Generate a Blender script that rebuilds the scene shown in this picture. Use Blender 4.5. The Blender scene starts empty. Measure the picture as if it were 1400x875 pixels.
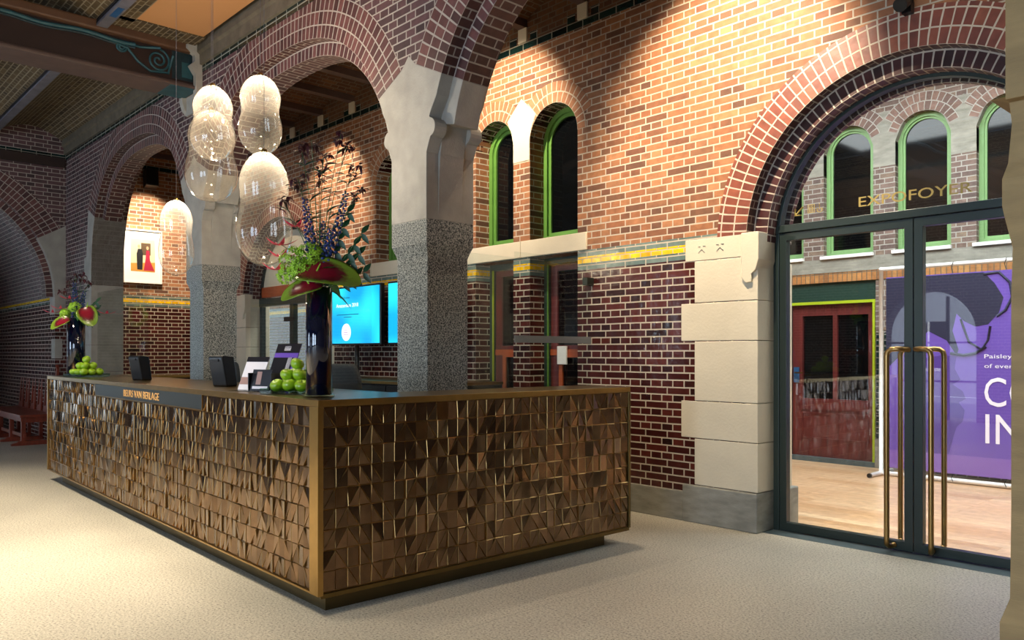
import bpy, bmesh, math, random
from mathutils import Vector, Matrix, Euler
from mathutils.geometry import tessellate_polygon
random.seed(7)
C = bpy.context.scene.collection
PI = math.pi

# ------------------------------------------------------------------ materials
def nt(name):
    m = bpy.data.materials.new(name); m.use_nodes = True
    n = m.node_tree.nodes; l = m.node_tree.links
    b = n['Principled BSDF']
    return m, n, l, b
def lin(c):
    return tuple((x/12.92 if x <= .04045 else ((x+.055)/1.055)**2.4) for x in c)
def hexc(h):
    return lin(tuple(int(h[i:i+2], 16)/255 for i in (0, 2, 4))) + (1,)
def mat(name, col, rough=.5, metal=0, noise=0, nscale=8, bump=0, bscale=40, emit=None, es=0, coat=0, spec=.5, island=0, stretch=None):
    m, n, l, b = nt(name)
    c = hexc(col) if isinstance(col, str) else col
    b.inputs['Base Color'].default_value = c
    b.inputs['Roughness'].default_value = rough
    b.inputs['Metallic'].default_value = metal
    b.inputs['Coat Weight'].default_value = coat
    b.inputs['Specular IOR Level'].default_value = spec
    if emit:
        b.inputs['Emission Color'].default_value = hexc(emit); b.inputs['Emission Strength'].default_value = es
    src = None
    if noise or bump:
        tc = n.new('ShaderNodeTexCoord'); co = tc.outputs['Object']
        if stretch:
            mp = n.new('ShaderNodeMapping'); l.new(co, mp.inputs[0]); mp.inputs['Scale'].default_value = stretch; co = mp.outputs[0]
    fac = None
    if noise:
        t = n.new('ShaderNodeTexNoise'); t.inputs['Scale'].default_value = nscale; t.inputs['Detail'].default_value = 5
        l.new(co, t.inputs['Vector']); fac = t.outputs['Fac']
        r = n.new('ShaderNodeMapRange'); r.inputs['From Min'].default_value = .3; r.inputs['From Max'].default_value = .7
        r.inputs['To Min'].default_value = 1-noise; r.inputs['To Max'].default_value = 1+noise; l.new(fac, r.inputs['Value'])
        v = n.new('ShaderNodeVectorMath'); v.operation = 'SCALE'; v.inputs[0].default_value = c[:3]
        l.new(r.outputs[0], v.inputs['Scale']); src = v.outputs[0]
    if island:
        g = n.new('ShaderNodeNewGeometry')
        r = n.new('ShaderNodeMapRange'); r.inputs['To Min'].default_value = 1-island; r.inputs['To Max'].default_value = 1+island
        l.new(g.outputs['Random Per Island'], r.inputs['Value'])
        v = n.new('ShaderNodeVectorMath'); v.operation = 'SCALE'; l.new(r.outputs[0], v.inputs['Scale'])
        if src: l.new(src, v.inputs[0])
        else: v.inputs[0].default_value = c[:3]
        src = v.outputs[0]
    if src: l.new(src, b.inputs['Base Color'])
    if bump:
        t = n.new('ShaderNodeTexNoise'); t.inputs['Scale'].default_value = bscale; t.inputs['Detail'].default_value = 4; l.new(co, t.inputs['Vector'])
        bp = n.new('ShaderNodeBump'); bp.inputs['Strength'].default_value = bump; bp.inputs['Distance'].default_value = .01
        l.new(t.outputs['Fac'], bp.inputs['Height']); l.new(bp.outputs[0], b.inputs['Normal'])
    return m

def brick_mat(name, pal, mortar, rough=.7, bw=.225, rh=.061, squash=.5, off=.5, zones=False, swap=False, msize=.006, mort_rough=.85, gloss_pal=None, bump=.6):
    m, n, l, b = nt(name)
    uv = n.new('ShaderNodeUVMap'); uv.uv_map = 'UVMap'
    co = uv.outputs[0]
    # small wobble
    nz = n.new('ShaderNodeTexNoise'); nz.inputs['Scale'].default_value = 3; l.new(co, nz.inputs['Vector'])
    mx = n.new('ShaderNodeVectorMath'); mx.operation = 'MULTIPLY_ADD'; mx.inputs[1].default_value = (.006, .006, 0)
    l.new(nz.outputs['Color'], mx.inputs[0]); l.new(co, mx.inputs[2]); cw = mx.outputs[0]
    def bt(bw, rh, sq, off, ms):
        t = n.new('ShaderNodeTexBrick'); t.offset = off; t.offset_frequency = 2; t.squash = sq; t.squash_frequency = 2
        t.inputs['Color1'].default_value = (0, 0, 0, 1); t.inputs['Color2'].default_value = (1, 1, 1, 1); t.inputs['Mortar'].default_value = (0, 0, 0, 1)
        t.inputs['Scale'].default_value = 1; t.inputs['Mortar Size'].default_value = ms; t.inputs['Mortar Smooth'].default_value = .15
        t.inputs['Brick Width'].default_value = bw; t.inputs['Row Height'].default_value = rh
        l.new(cw, t.inputs['Vector']); return t
    def ramp(src, cols):
        r = n.new('ShaderNodeValToRGB'); e = r.color_ramp.elements
        while len(e) < len(cols): e.new(.5)
        for i, c in enumerate(cols):
            e[i].position = i/(len(cols)-1); e[i].color = hexc(c)
        l.new(src, r.inputs[0]); return r.outputs[0]
    def mix(f, a, c):
        x = n.new('ShaderNodeMix'); x.data_type = 'RGBA'
        if isinstance(f, float): x.inputs[0].default_value = f
        else: l.new(f, x.inputs[0])
        for s, i in ((a, 6), (c, 7)):
            if isinstance(s, str): x.inputs[i].default_value = hexc(s)
            else: l.new(s, x.inputs[i])
        return x.outputs[2]
    t = bt(bw, rh, squash, off, msize)
    col = ramp(t.outputs['Color'], pal)
    fac = t.outputs['Fac']; ro = None
    if zones:
        sp = n.new('ShaderNodeSeparateXYZ'); l.new(co, sp.inputs[0]); z = sp.outputs[1]
        def gt(v):
            q = n.new('ShaderNodeMath'); q.operation = 'GREATER_THAN'; l.new(z, q.inputs[0]); q.inputs[1].default_value = v; return q.outputs[0]
        g = ramp(t.outputs['Color'], gloss_pal)
        t2 = bt(.225, .061, 1, .5, msize)
        grey = ramp(t2.outputs['Color'], ['4e5f58', '6f8078', '5d7069'])
        t3 = bt(.1125, .061, 1, .5, msize*.7)
        yel = ramp(t3.outputs['Color'], ['d9a400', 'f4c20c', 'e6b308'])
        b0, b1, b2, b3 = zones
        col = mix(gt(b0), g, mix(gt(b1), grey, mix(gt(b2), yel, mix(gt(b3), grey, col))))
        fac = mix(gt(b0), t.outputs['Fac'], mix(gt(b1), t2.outputs['Fac'], mix(gt(b2), t3.outputs['Fac'], mix(gt(b3), t2.outputs['Fac'], t.outputs['Fac']))))
        ra = n.new('ShaderNodeMapRange'); l.new(gt(b3), ra.inputs['Value']); ra.inputs['To Min'].default_value = .2; ra.inputs['To Max'].default_value = rough; ro = ra.outputs[0]
    # blotches
    n2 = n.new('ShaderNodeTexNoise'); n2.inputs['Scale'].default_value = 14; n2.inputs['Detail'].default_value = 6; l.new(co, n2.inputs['Vector'])
    r2 = n.new('ShaderNodeMapRange'); r2.inputs['From Min'].default_value = .25; r2.inputs['From Max'].default_value = .75; r2.inputs['To Min'].default_value = .72; r2.inputs['To Max'].default_value = 1.22
    l.new(n2.outputs['Fac'], r2.inputs['Value'])
    sc = n.new('ShaderNodeVectorMath'); sc.operation = 'SCALE'; l.new(col, sc.inputs[0]); l.new(r2.outputs[0], sc.inputs['Scale'])
    fin = mix(fac, sc.outputs[0], mortar)
    l.new(fin, b.inputs['Base Color'])
    rr = n.new('ShaderNodeMapRange'); l.new(fac, rr.inputs['Value']); rr.inputs['To Max'].default_value = mort_rough
    if ro is not None: l.new(ro, rr.inputs['To Min'])
    else: rr.inputs['To Min'].default_value = rough
    l.new(rr.outputs[0], b.inputs['Roughness'])
    # bump: recessed joints, each brick slightly tilted by its own noise
    n3 = n.new('ShaderNodeTexNoise'); n3.inputs['Scale'].default_value = 9; n3.inputs['Detail'].default_value = 3; l.new(co, n3.inputs['Vector'])
    ad = n.new('ShaderNodeMath'); ad.operation = 'MULTIPLY_ADD'; l.new(fac, ad.inputs[0]); ad.inputs[1].default_value = -.5; l.new(n3.outputs['Fac'], ad.inputs[2])
    ad2 = n.new('ShaderNodeMath'); ad2.operation = 'MULTIPLY_ADD'; l.new(t.outputs['Color'], ad2.inputs[0]); ad2.inputs[1].default_value = .25; l.new(ad.outputs[0], ad2.inputs[2])
    bp = n.new('ShaderNodeBump'); bp.inputs['Strength'].default_value = bump; bp.inputs['Distance'].default_value = .008
    l.new(ad2.outputs[0], bp.inputs['Height']); l.new(bp.outputs[0], b.inputs['Normal'])
    return m

def speck_mat(name, c1, c2, c3, scale, rough, thr=(.38, .5, .62), joints=None):
    m, n, l, b = nt(name)
    tc = n.new('ShaderNodeTexCoord')
    t = n.new('ShaderNodeTexNoise'); t.inputs['Scale'].default_value = scale; t.inputs['Detail'].default_value = 3; t.inputs['Roughness'].default_value = .7
    l.new(tc.outputs['Object'], t.inputs['Vector'])
    r = n.new('ShaderNodeValToRGB'); e = r.color_ramp.elements; e.new(.5)
    for i, (p, c) in enumerate(zip(thr, (c1, c2, c3))): e[i].position = p; e[i].color = hexc(c)
    l.new(t.outputs['Fac'], r.inputs[0])
    t2 = n.new('ShaderNodeTexNoise'); t2.inputs['Scale'].default_value = 1.1; t2.inputs['Detail'].default_value = 4; l.new(tc.outputs['Object'], t2.inputs['Vector'])
    q = n.new('ShaderNodeMapRange'); q.inputs['From Min'].default_value = .3; q.inputs['From Max'].default_value = .7; q.inputs['To Min'].default_value = .9; q.inputs['To Max'].default_value = 1.07
    l.new(t2.outputs['Fac'], q.inputs['Value'])
    v = n.new('ShaderNodeVectorMath'); v.operation = 'SCALE'; l.new(r.outputs[0], v.inputs[0]); l.new(q.outputs[0], v.inputs['Scale'])
    out = v.outputs[0]
    if joints:
        bt = n.new('ShaderNodeTexBrick'); bt.offset = 0; bt.inputs['Scale'].default_value = 1; bt.inputs['Brick Width'].default_value = joints; bt.inputs['Row Height'].default_value = joints
        bt.inputs['Mortar Size'].default_value = .002; bt.inputs['Mortar Smooth'].default_value = .3
        l.new(tc.outputs['Object'], bt.inputs['Vector'])
        x = n.new('ShaderNodeMix'); x.data_type = 'RGBA'; l.new(bt.outputs['Fac'], x.inputs[0]); l.new(out, x.inputs[6]); x.inputs[7].default_value = hexc('9a9488'); out = x.outputs[2]
    l.new(out, b.inputs['Base Color']); b.inputs['Roughness'].default_value = rough
    return m

def glass_mat(name, tint='ffffff', body=0, refl=1.0, bodycol='fff2d8', ior=1.5):
    m, n, l, b = nt(name); n.remove(b)
    o = n['Material Output']
    tr = n.new('ShaderNodeBsdfTransparent'); tr.inputs[0].default_value = hexc(tint)
    gl = n.new('ShaderNodeBsdfGlossy'); gl.inputs['Roughness'].default_value = .01
    # reflectance of a thin pane, the same seen from either side
    ge = n.new('ShaderNodeNewGeometry'); dt = n.new('ShaderNodeVectorMath'); dt.operation = 'DOT_PRODUCT'; l.new(ge.outputs['Incoming'], dt.inputs[0]); l.new(ge.outputs['Normal'], dt.inputs[1])
    def mth(op, a, b):
        q = n.new('ShaderNodeMath'); q.operation = op
        for i, x in enumerate((a, b)):
            if x is None: continue
            if isinstance(x, (int, float)): q.inputs[i].default_value = x
            else: l.new(x, q.inputs[i])
        return q.outputs[0]
    sch = mth('MULTIPLY_ADD', mth('POWER', mth('SUBTRACT', 1.0, mth('ABSOLUTE', dt.outputs['Value'], None)), 5.0), .96); sch.node.inputs[2].default_value = .04
    mu = mth('MULTIPLY', sch, refl).node; mu.use_clamp = True
    base = tr.outputs[0]
    if body:
        df = n.new('ShaderNodeBsdfTranslucent'); df.inputs[0].default_value = hexc(bodycol)
        d2 = n.new('ShaderNodeBsdfDiffuse'); d2.inputs[0].default_value = hexc(bodycol)
        a = n.new('ShaderNodeMixShader'); a.inputs[0].default_value = .5; l.new(df.outputs[0], a.inputs[1]); l.new(d2.outputs[0], a.inputs[2])
        # more body at grazing angles: the wall of the blown glass is seen edge-on
        lw = n.new('ShaderNodeLayerWeight'); lw.inputs[0].default_value = .35
        pw = n.new('ShaderNodeMapRange'); l.new(lw.outputs['Facing'], pw.inputs['Value']); pw.inputs['To Min'].default_value = body; pw.inputs['To Max'].default_value = min(1, body*4.5)
        mm = n.new('ShaderNodeMixShader'); l.new(pw.outputs[0], mm.inputs[0]); l.new(tr.outputs[0], mm.inputs[1]); l.new(a.outputs[0], mm.inputs[2]); base = mm.outputs[0]
    mx = n.new('ShaderNodeMixShader'); l.new(mu.outputs[0], mx.inputs[0]); l.new(base, mx.inputs[1]); l.new(gl.outputs[0], mx.inputs[2])
    l.new(mx.outputs[0], o.inputs['Surface'])
    return m

def emis(name, col, s):
    m, n, l, b = nt(name)
    b.inputs['Base Color'].default_value = (0, 0, 0, 1); b.inputs['Emission Color'].default_value = hexc(col); b.inputs['Emission Strength'].default_value = s
    return m

ZB = (2.152, 2.213, 2.274, 2.335)
MORT = 'b9ac98'
M = {}
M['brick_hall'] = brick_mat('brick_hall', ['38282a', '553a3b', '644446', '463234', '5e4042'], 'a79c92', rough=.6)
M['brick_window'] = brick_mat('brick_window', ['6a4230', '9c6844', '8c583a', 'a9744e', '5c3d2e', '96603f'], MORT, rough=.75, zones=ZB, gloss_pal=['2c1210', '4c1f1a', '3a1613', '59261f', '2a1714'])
M['brick_end'] = brick_mat('brick_end', ['38282a', '553a3b', '644446', '463234', '5e4042'], 'a79c92', rough=.6, zones=ZB, gloss_pal=['2c1210', '4c1f1a', '3a1613', '59261f', '2a1714'])
M['brick_foyer'] = brick_mat('brick_foyer', ['594944', '776259', '68544c', '84705f'], '9f9b93', rough=.8)
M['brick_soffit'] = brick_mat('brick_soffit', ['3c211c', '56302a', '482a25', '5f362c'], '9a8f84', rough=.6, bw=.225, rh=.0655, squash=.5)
M['ring_hall'] = brick_mat('ring_hall', ['3b2324', '5c3635', '6c4340', '4a2c2d'], 'a79c92', rough=.55, bw=.066, rh=.11, squash=1, off=0)
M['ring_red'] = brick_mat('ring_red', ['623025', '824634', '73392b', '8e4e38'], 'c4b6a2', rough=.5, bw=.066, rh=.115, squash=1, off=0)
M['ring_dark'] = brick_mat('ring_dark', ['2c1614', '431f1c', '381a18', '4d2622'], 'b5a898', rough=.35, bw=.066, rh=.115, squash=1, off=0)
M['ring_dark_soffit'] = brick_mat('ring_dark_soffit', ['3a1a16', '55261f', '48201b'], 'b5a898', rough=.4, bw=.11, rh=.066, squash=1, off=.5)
M['ring_win'] = brick_mat('ring_win', ['8a5a3e', 'a56f4c', '96623f', 'b07a52'], MORT, rough=.7, bw=.066, rh=.105, squash=1, off=0)
M['ring_foyer'] = brick_mat('ring_foyer', ['66514a', '86695d', '755b51'], 'a29e96', rough=.8, bw=.07, rh=.11, squash=1, off=0)
M['brick_soldier'] = brick_mat('brick_soldier', ['8a5a30', 'b97f45', 'a06a38', 'c08d52'], '6b5a48', rough=.7, bw=.06, rh=.125, squash=1, off=0)
M['vault'] = brick_mat('vault', ['3f3220', '5c4a2d', '4d3d26', '6b5636'], '8d8068', rough=.8, bw=.2, rh=.055, squash=.5)
M['vault_red'] = brick_mat('vault_red', ['4c2e1c', '6b4529', '5a3922', '77502f'], '6f6250', rough=.8, bw=.2, rh=.055, squash=.5)
M['green_tile'] = brick_mat('green_tile', ['0c1c1c', '16302c', '0f2428'], '8f8a7c', rough=.15, bw=.2, rh=.07, squash=1, off=0)
M['stone_warm'] = mat('stone_warm', 'd3c7ae', .75, noise=.04, nscale=5, bump=.15, bscale=50)
M['stone_hall'] = mat('stone_hall', 'a29d93', .75, noise=.14, nscale=6, bump=.2, bscale=60)
M['stone_tan'] = mat('stone_tan', 'a1875c', .75, noise=.14, nscale=5, bump=.2, bscale=50, stretch=(1, 1, 4))
M['stone_plinth'] = mat('stone_plinth', '8a877c', .7, noise=.22, nscale=7, bump=.2, bscale=40, stretch=(1, 1, 3))
M['cornice'] = mat('cornice', '625848', .8, noise=.2, nscale=9, bump=.3, bscale=30)
M['granite'] = speck_mat('granite', '1b1d1e', '6f736f', 'b4b3aa', 95, .28, (.40, .48, .59))
M['terrazzo'] = speck_mat('terrazzo', '6f675b', 'bfb6a4', 'd8d1c1', 80, .4, (.34, .45, .60), joints=3.1)
M['slate'] = mat('slate', '4c5a5e', .45, noise=.2, nscale=9)
M['black'] = mat('black_plastic', '0c0d10', .35)
M['black_matte'] = mat('black_matte', '0e0e0f', .7)
M['brass'] = mat('brass', 'ad8a50', .32, metal=1, noise=.08, nscale=15)
M['brass_dark'] = mat('brass_dark', '6d5a36', .3, metal=1, noise=.12, nscale=10)
M['bronze'] = mat('bronze_tile', '7b624b', .19, metal=1, noise=.2, nscale=14, island=.28)
M['brass_pull'] = mat('brass_pull', '9c7c4c', .3, metal=.9)
M['bronze_edge'] = mat('bronze_edge', '98794c', .3, metal=1)
M['plinth_metal'] = mat('plinth_metal', '57492c', .4, metal=.8, noise=.1)
M['plaque'] = mat('plaque', '3c4244', .4, metal=.6)
M['frame_green'] = mat('frame_green', '26312d', .35, metal=.2)
M['green'] = mat('green_paint', '5c8a3c', .4, noise=.05)
M['green_foyer'] = mat('green_paint_foyer', '7ca269', .5)
M['lime'] = mat('lime_paint', 'a3b821', .4)
M['dark_green'] = mat('dark_green_paint', '1e3830', .4)
M['redwood'] = mat('red_wood', '5c2422', .4, noise=.25, nscale=5, stretch=(6, 6, .6))
M['orange_wood'] = mat('orange_wood', 'a04a20', .4, noise=.2, nscale=5)
M['bench_wood'] = mat('bench_wood', '7c3422', .3, noise=.3, nscale=6, stretch=(3, 3, .5))
M['beam'] = mat('beam_paint', '2a1a17', .5, noise=.12)
M['beam_flange'] = mat('beam_flange', '54423c', .6, noise=.15)
M['beam_top'] = mat('beam_moulding', '5c3d28', .6, noise=.15)
M['teal'] = mat('teal_paint', '264f56', .5, noise=.2, nscale=12)
M['teal_dark'] = mat('teal_dark', '162c32', .5, noise=.2, nscale=12)
M['blue'] = mat('blue_paint', '24507c', .5)
M['grey_paint'] = mat('grey_paint', '6d6a72', .5, noise=.2)
M['ceil_orange'] = mat('ceiling_board', 'cc935e', .8)
M['glass'] = glass_mat('clear_glass', 'f8fbfa', refl=.55)
M['glass_door'] = glass_mat('door_glass', 'f7faf9', refl=1.6)
M['glass_green'] = glass_mat('glass_greenish', 'e8f5ee', refl=1)
M['glass_blown'] = glass_mat('blown_glass', 'fdf9f3', body=.03, refl=1.5, bodycol='fff4e2')
M['glass_dark'] = mat('dark_glass', '07090b', .06, spec=.4)
M['white'] = mat('white', 'e8e8e6', .5)
M['white_metal'] = mat('white_metal', 'e3e2e0', .35)
M['apple'] = mat('apple_skin', '8fb51d', .28, noise=.22, nscale=14, coat=.3)
M['stem'] = mat('stem_green', '2f5a22', .5)
M['stem_brown'] = mat('stem_brown', '4a3420', .6)
M['leaf'] = mat('leaf_green', '2e6a24', .45, noise=.2, nscale=30)
M['leaf_dark'] = mat('leaf_dark', '1f4a2c', .45, noise=.2, nscale=30)
M['hydrangea'] = mat('hydrangea', '9ccb2e', .6, noise=.2, nscale=40)
M['petal_maroon'] = mat('petal_maroon', '4a1420', .5, noise=.2, nscale=40)
M['petal_blue'] = mat('petal_blue', '2c3f7c', .5, noise=.25, nscale=60)
M['petal_pink'] = mat('petal_pink', 'e0405c', .5, noise=.2, nscale=40)
M['navy_glass'] = mat('navy_glass', '060d24', .06, coat=1)
M['wood_floor'] = brick_mat('wood_floor', ['c0946a', 'd3ac84', 'c99f78', 'dbb890'], 'b08a62', rough=.3, bw=1.8, rh=.14, squash=1, off=.37, msize=.0015, bump=.03)
M['screen'] = None
M['daylight_wall'] = mat('outside_facade', 'a2a8b4', .8, noise=.1)
M['navy_door'] = mat('navy_door', '1c2350', .5)
M['rubber'] = mat('rubber', '1a1c20', .6)
M['chair_fabric'] = mat('chair_fabric', '23282c', .85, noise=.15, nscale=60)
M['letter_brass'] = mat('letter_brass', 'e0ad68', .5, metal=.2)
M['letter_gold'] = mat('letter_gold', 'a58e4c', .45, metal=.3)
M['clip'] = mat('clip_metal', '3d4038', .35, metal=.7)
M['frost'] = glass_mat('frost_band', 'b9bcbc', body=.25, refl=.5, bodycol='c8ccd0')

# anthurium: red heart on green, by distance from the object's own centre line
def spathe_mat():
    m, n, l, b = nt('anthurium_spathe')
    tc = n.new('ShaderNodeUVMap'); tc.uv_map = 'UVMap'
    g = n.new('ShaderNodeVectorMath'); g.operation = 'LENGTH'; l.new(tc.outputs[0], g.inputs[0])
    nz = n.new('ShaderNodeTexNoise'); nz.inputs['Scale'].default_value = 6; l.new(tc.outputs[0], nz.inputs['Vector'])
    a = n.new('ShaderNodeMath'); a.operation = 'MULTIPLY_ADD'; l.new(nz.outputs['Fac'], a.inputs[0]); a.inputs[1].default_value = .35; l.new(g.outputs['Value'], a.inputs[2])
    r = n.new('ShaderNodeValToRGB'); e = r.color_ramp.elements; e.new(.5)
    for i, (p, c) in enumerate(((.45, '8c1428'), (.74, '5e1a20'), (.92, '7d9a2c'))): e[i].position = p; e[i].color = hexc(c)
    l.new(a.outputs[0], r.inputs[0]); l.new(r.outputs[0], b.inputs['Base Color']); b.inputs['Roughness'].default_value = .25
    return m
M['spathe'] = spathe_mat()
def screen_mat():
    m, n, l, b = nt('screen_picture')
    tc = n.new('ShaderNodeTexCoord')
    t = n.new('ShaderNodeTexNoise'); t.inputs['Scale'].default_value = 2.2; t.inputs['Detail'].default_value = 0; l.new(tc.outputs['Object'], t.inputs['Vector'])
    r = n.new('ShaderNodeValToRGB'); e = r.color_ramp.elements
    e[0].position = .35; e[0].color = hexc('0698d8'); e[1].position = .65; e[1].color = hexc('27d3f0')
    l.new(t.outputs['Fac'], r.inputs[0]); l.new(r.outputs[0], b.inputs['Emission Color']); b.inputs['Emission Strength'].default_value = 1.0
    b.inputs['Base Color'].default_value = (0, 0, 0, 1); b.inputs['Roughness'].default_value = .3
    return m
M['screen'] = screen_mat()

# ------------------------------------------------------------------ mesh builder
class MB:
    def __init__(s): s.v = []; s.f = []; s.m = []; s.uv = []; s.mats = []; s.sm = []
    def mi(s, m):
        m = M[m] if isinstance(m, str) else m
        if m not in s.mats: s.mats.append(m)
        return s.mats.index(m)
    def face(s, pts, m, uv=None, smooth=False):
        pts = [Vector(p) for p in pts]
        if uv is None:
            nn = Vector((0, 0, 0))
            for i in range(len(pts)):
                a, b = pts[i], pts[(i+1) % len(pts)]; nn += a.cross(b)
            ax = max(range(3), key=lambda i: abs(nn[i]))
            uv = [((p.y, p.z), (p.x, p.z), (p.x, p.y))[ax] for p in pts]
        i0 = len(s.v); s.v += pts; s.f.append(list(range(i0, i0+len(pts)))); s.m.append(s.mi(m)); s.uv.append(uv); s.sm.append(smooth)
    def box(s, a, b, m, skip=''):
        x0, y0, z0 = a; x1, y1, z1 = b
        F = {'-x': [(x0,y1,z0),(x0,y0,z0),(x0,y0,z1),(x0,y1,z1)], '+x': [(x1,y0,z0),(x1,y1,z0),(x1,y1,z1),(x1,y0,z1)],
             '-y': [(x0,y0,z0),(x1,y0,z0),(x1,y0,z1),(x0,y0,z1)], '+y': [(x1,y1,z0),(x0,y1,z0),(x0,y1,z1),(x1,y1,z1)],
             '-z': [(x0,y1,z0),(x1,y1,z0),(x1,y0,z0),(x0,y0,z0)], '+z': [(x0,y0,z1),(x1,y0,z1),(x1,y1,z1),(x0,y1,z1)]}
        for k, f in F.items():
            if k not in skip: s.face(f, m)
    def obox(s, c, size, rot, m):
        """oriented box: centre, size, Euler"""
        R = Euler(rot).to_matrix(); h = Vector(size)/2; c = Vector(c)
        P = {}
        for i in (-1, 1):
            for j in (-1, 1):
                for k in (-1, 1): P[i, j, k] = c + R @ Vector((i*h.x, j*h.y, k*h.z))
        for f in (((-1,-1,-1),(1,-1,-1),(1,-1,1),(-1,-1,1)), ((1,1,-1),(-1,1,-1),(-1,1,1),(1,1,1)), ((-1,1,-1),(-1,-1,-1),(-1,-1,1),(-1,1,1)),
                  ((1,-1,-1),(1,1,-1),(1,1,1),(1,-1,1)), ((-1,-1,1),(1,-1,1),(1,1,1),(-1,1,1)), ((-1,1,-1),(1,1,-1),(1,-1,-1),(-1,-1,-1))):
            s.face([P[q] for q in f], m)
    def prism(s, loops, f0, f1, m, mside=None, cap1=True, flip=False):
        """loops: [outer, hole...] in 2D; f0/f1 map (u,v)->3D for the two caps"""
        mside = mside or m
        L = [[Vector((p[0], p[1], 0)) for p in lp] for lp in loops]
        flat = [p for lp in L for p in lp]
        for t in tessellate_polygon(L):
            q = [flat[i] for i in t]
            ar = (q[1]-q[0]).cross(q[2]-q[0]).z
            if ar < 0: q = q[::-1]
            a = [f0(p.x, p.y) for p in q]; s.face(a if not flip else a[::-1], m)
            if cap1:
                a = [f1(p.x, p.y) for p in q][::-1]; s.face(a if not flip else a[::-1], m)
        for k, lp in enumerate(L):
            ar = sum(lp[i].x*lp[(i+1) % len(lp)].y-lp[(i+1) % len(lp)].x*lp[i].y for i in range(len(lp)))
            ccw = (ar > 0) == (k == 0)
            q = lp if ccw else lp[::-1]
            d = 0
            for i in range(len(q)):
                a, b = q[i], q[(i+1) % len(q)]
                w = (b-a).length; t = (Vector(f0(0, 0))-Vector(f1(0, 0))).length
                F = [f0(a.x, a.y), f1(a.x, a.y), f1(b.x, b.y), f0(b.x, b.y)]
                if abs(b.y-a.y) > abs(b.x-a.x)*2: uv = [(0, a.y), (t, a.y), (t, b.y), (0, b.y)]
                else: uv = [(0, d), (t, d), (t, d+w), (0, d+w)]
                d += w
                s.face(F if not flip else F[::-1], mside, uv if not flip else uv[::-1])
    def slabY(s, loops, y0, y1, m, mside=None): s.prism(loops, lambda u, v: (u, y0, v), lambda u, v: (u, y1, v), m, mside)
    def slabX(s, loops, x0, x1, m, mside=None): s.prism(loops, lambda u, v: (x0, u, v), lambda u, v: (x1, u, v), m, mside)  # front faces x0 > x1
    def strip(s, A, B, m, uva=None, uvb=None, smooth=False):
        d = 0
        for i in range(len(A)-1):
            w = (Vector(A[i+1])-Vector(A[i])).length
            uv = None
            if uva is not None:
                uv = [(d, uva), (d+w, uva), (d+w, uvb), (d, uvb)]
            s.face([A[i], A[i+1], B[i+1], B[i]], m, uv, smooth); d += w
    def tube(s, pts, r, m, n=8, cap=True, smooth=True):
        pts = [Vector(p) for p in pts]; rs = r if isinstance(r, (list, tuple)) else [r]*len(pts)
        rings = []; up = None
        for i, p in enumerate(pts):
            d = (pts[min(i+1, len(pts)-1)]-pts[max(i-1, 0)]).normalized()
            if up is None:
                up = Vector((0, 0, 1)) if abs(d.z) < .9 else Vector((1, 0, 0))
            x = d.cross(up).normalized(); y = x.cross(d).normalized(); up = y
            rings.append([p + (x*math.cos(2*PI*k/n)+y*math.sin(2*PI*k/n))*rs[i] for k in range(n)])
        for a, b in zip(rings, rings[1:]):
            for k in range(n): s.face([a[k], b[k], b[(k+1) % n], a[(k+1) % n]][::-1], m, smooth=smooth)
        if cap:
            s.face(rings[0], m); s.face(rings[-1][::-1], m)
    def lathe(s, prof, c, m, n=32, smooth=True, dz=None):
        cx, cy, cz = c
        R = [[(cx+r*math.cos(2*PI*k/n), cy+r*math.sin(2*PI*k/n), cz+z) for k in range(n)] for r, z in prof]
        for a, b in zip(R, R[1:]):
            for k in range(n):
                f = [a[k], a[(k+1) % n], b[(k+1) % n], b[k]]
                s.face(f, m, smooth=smooth)
        if prof[0][0] > 1e-5: s.face(R[0][::-1], m)
        if prof[-1][0] > 1e-5: s.face(R[-1], m)
    def sphere(s, c, r, m, n=12, sc=(1, 1, 1)):
        c = Vector(c)
        for i in range(n//2):
            for k in range(n):
                q = []
                for (a, b) in ((i, k), (i+1, k), (i+1, k+1), (i, k+1)):
                    t = PI*a/(n//2); p = 2*PI*b/n
                    q.append(c+Vector((math.sin(t)*math.cos(p)*sc[0], math.sin(t)*math.sin(p)*sc[1], math.cos(t)*sc[2]))*r)
                if i == 0: q = [q[0], q[1], q[2]]
                elif i == n//2-1: q = [q[0], q[1], q[3]]
                s.face(q, m, smooth=True)
    def build(s, name, parent=None, loc=None, weld=True, bevel=0, kind=None):
        me = bpy.data.meshes.new(name)
        me.from_pydata([tuple(p) for p in s.v], [], s.f)
        for m in s.mats: me.materials.append(m)
        me.polygons.foreach_set('material_index', s.m)
        me.polygons.foreach_set('use_smooth', s.sm)
        ul = me.uv_layers.new(name='UVMap')
        flat = [c for f in s.uv for p in f for c in (p[0], p[1])]
        ul.data.foreach_set('uv', flat)
        if weld:
            bm = bmesh.new(); bm.from_mesh(me); bmesh.ops.remove_doubles(bm, verts=bm.verts, dist=1e-5); bm.to_mesh(me); bm.free()
        o = bpy.data.objects.new(name, me); C.objects.link(o)
        if parent: o.parent = parent
        if loc: o.location = loc
        if bevel:
            b = o.modifiers.new('b', 'BEVEL'); b.width = bevel; b.segments = 2; b.limit_method = 'ANGLE'
        if kind: o['kind'] = kind
        return o

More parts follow.
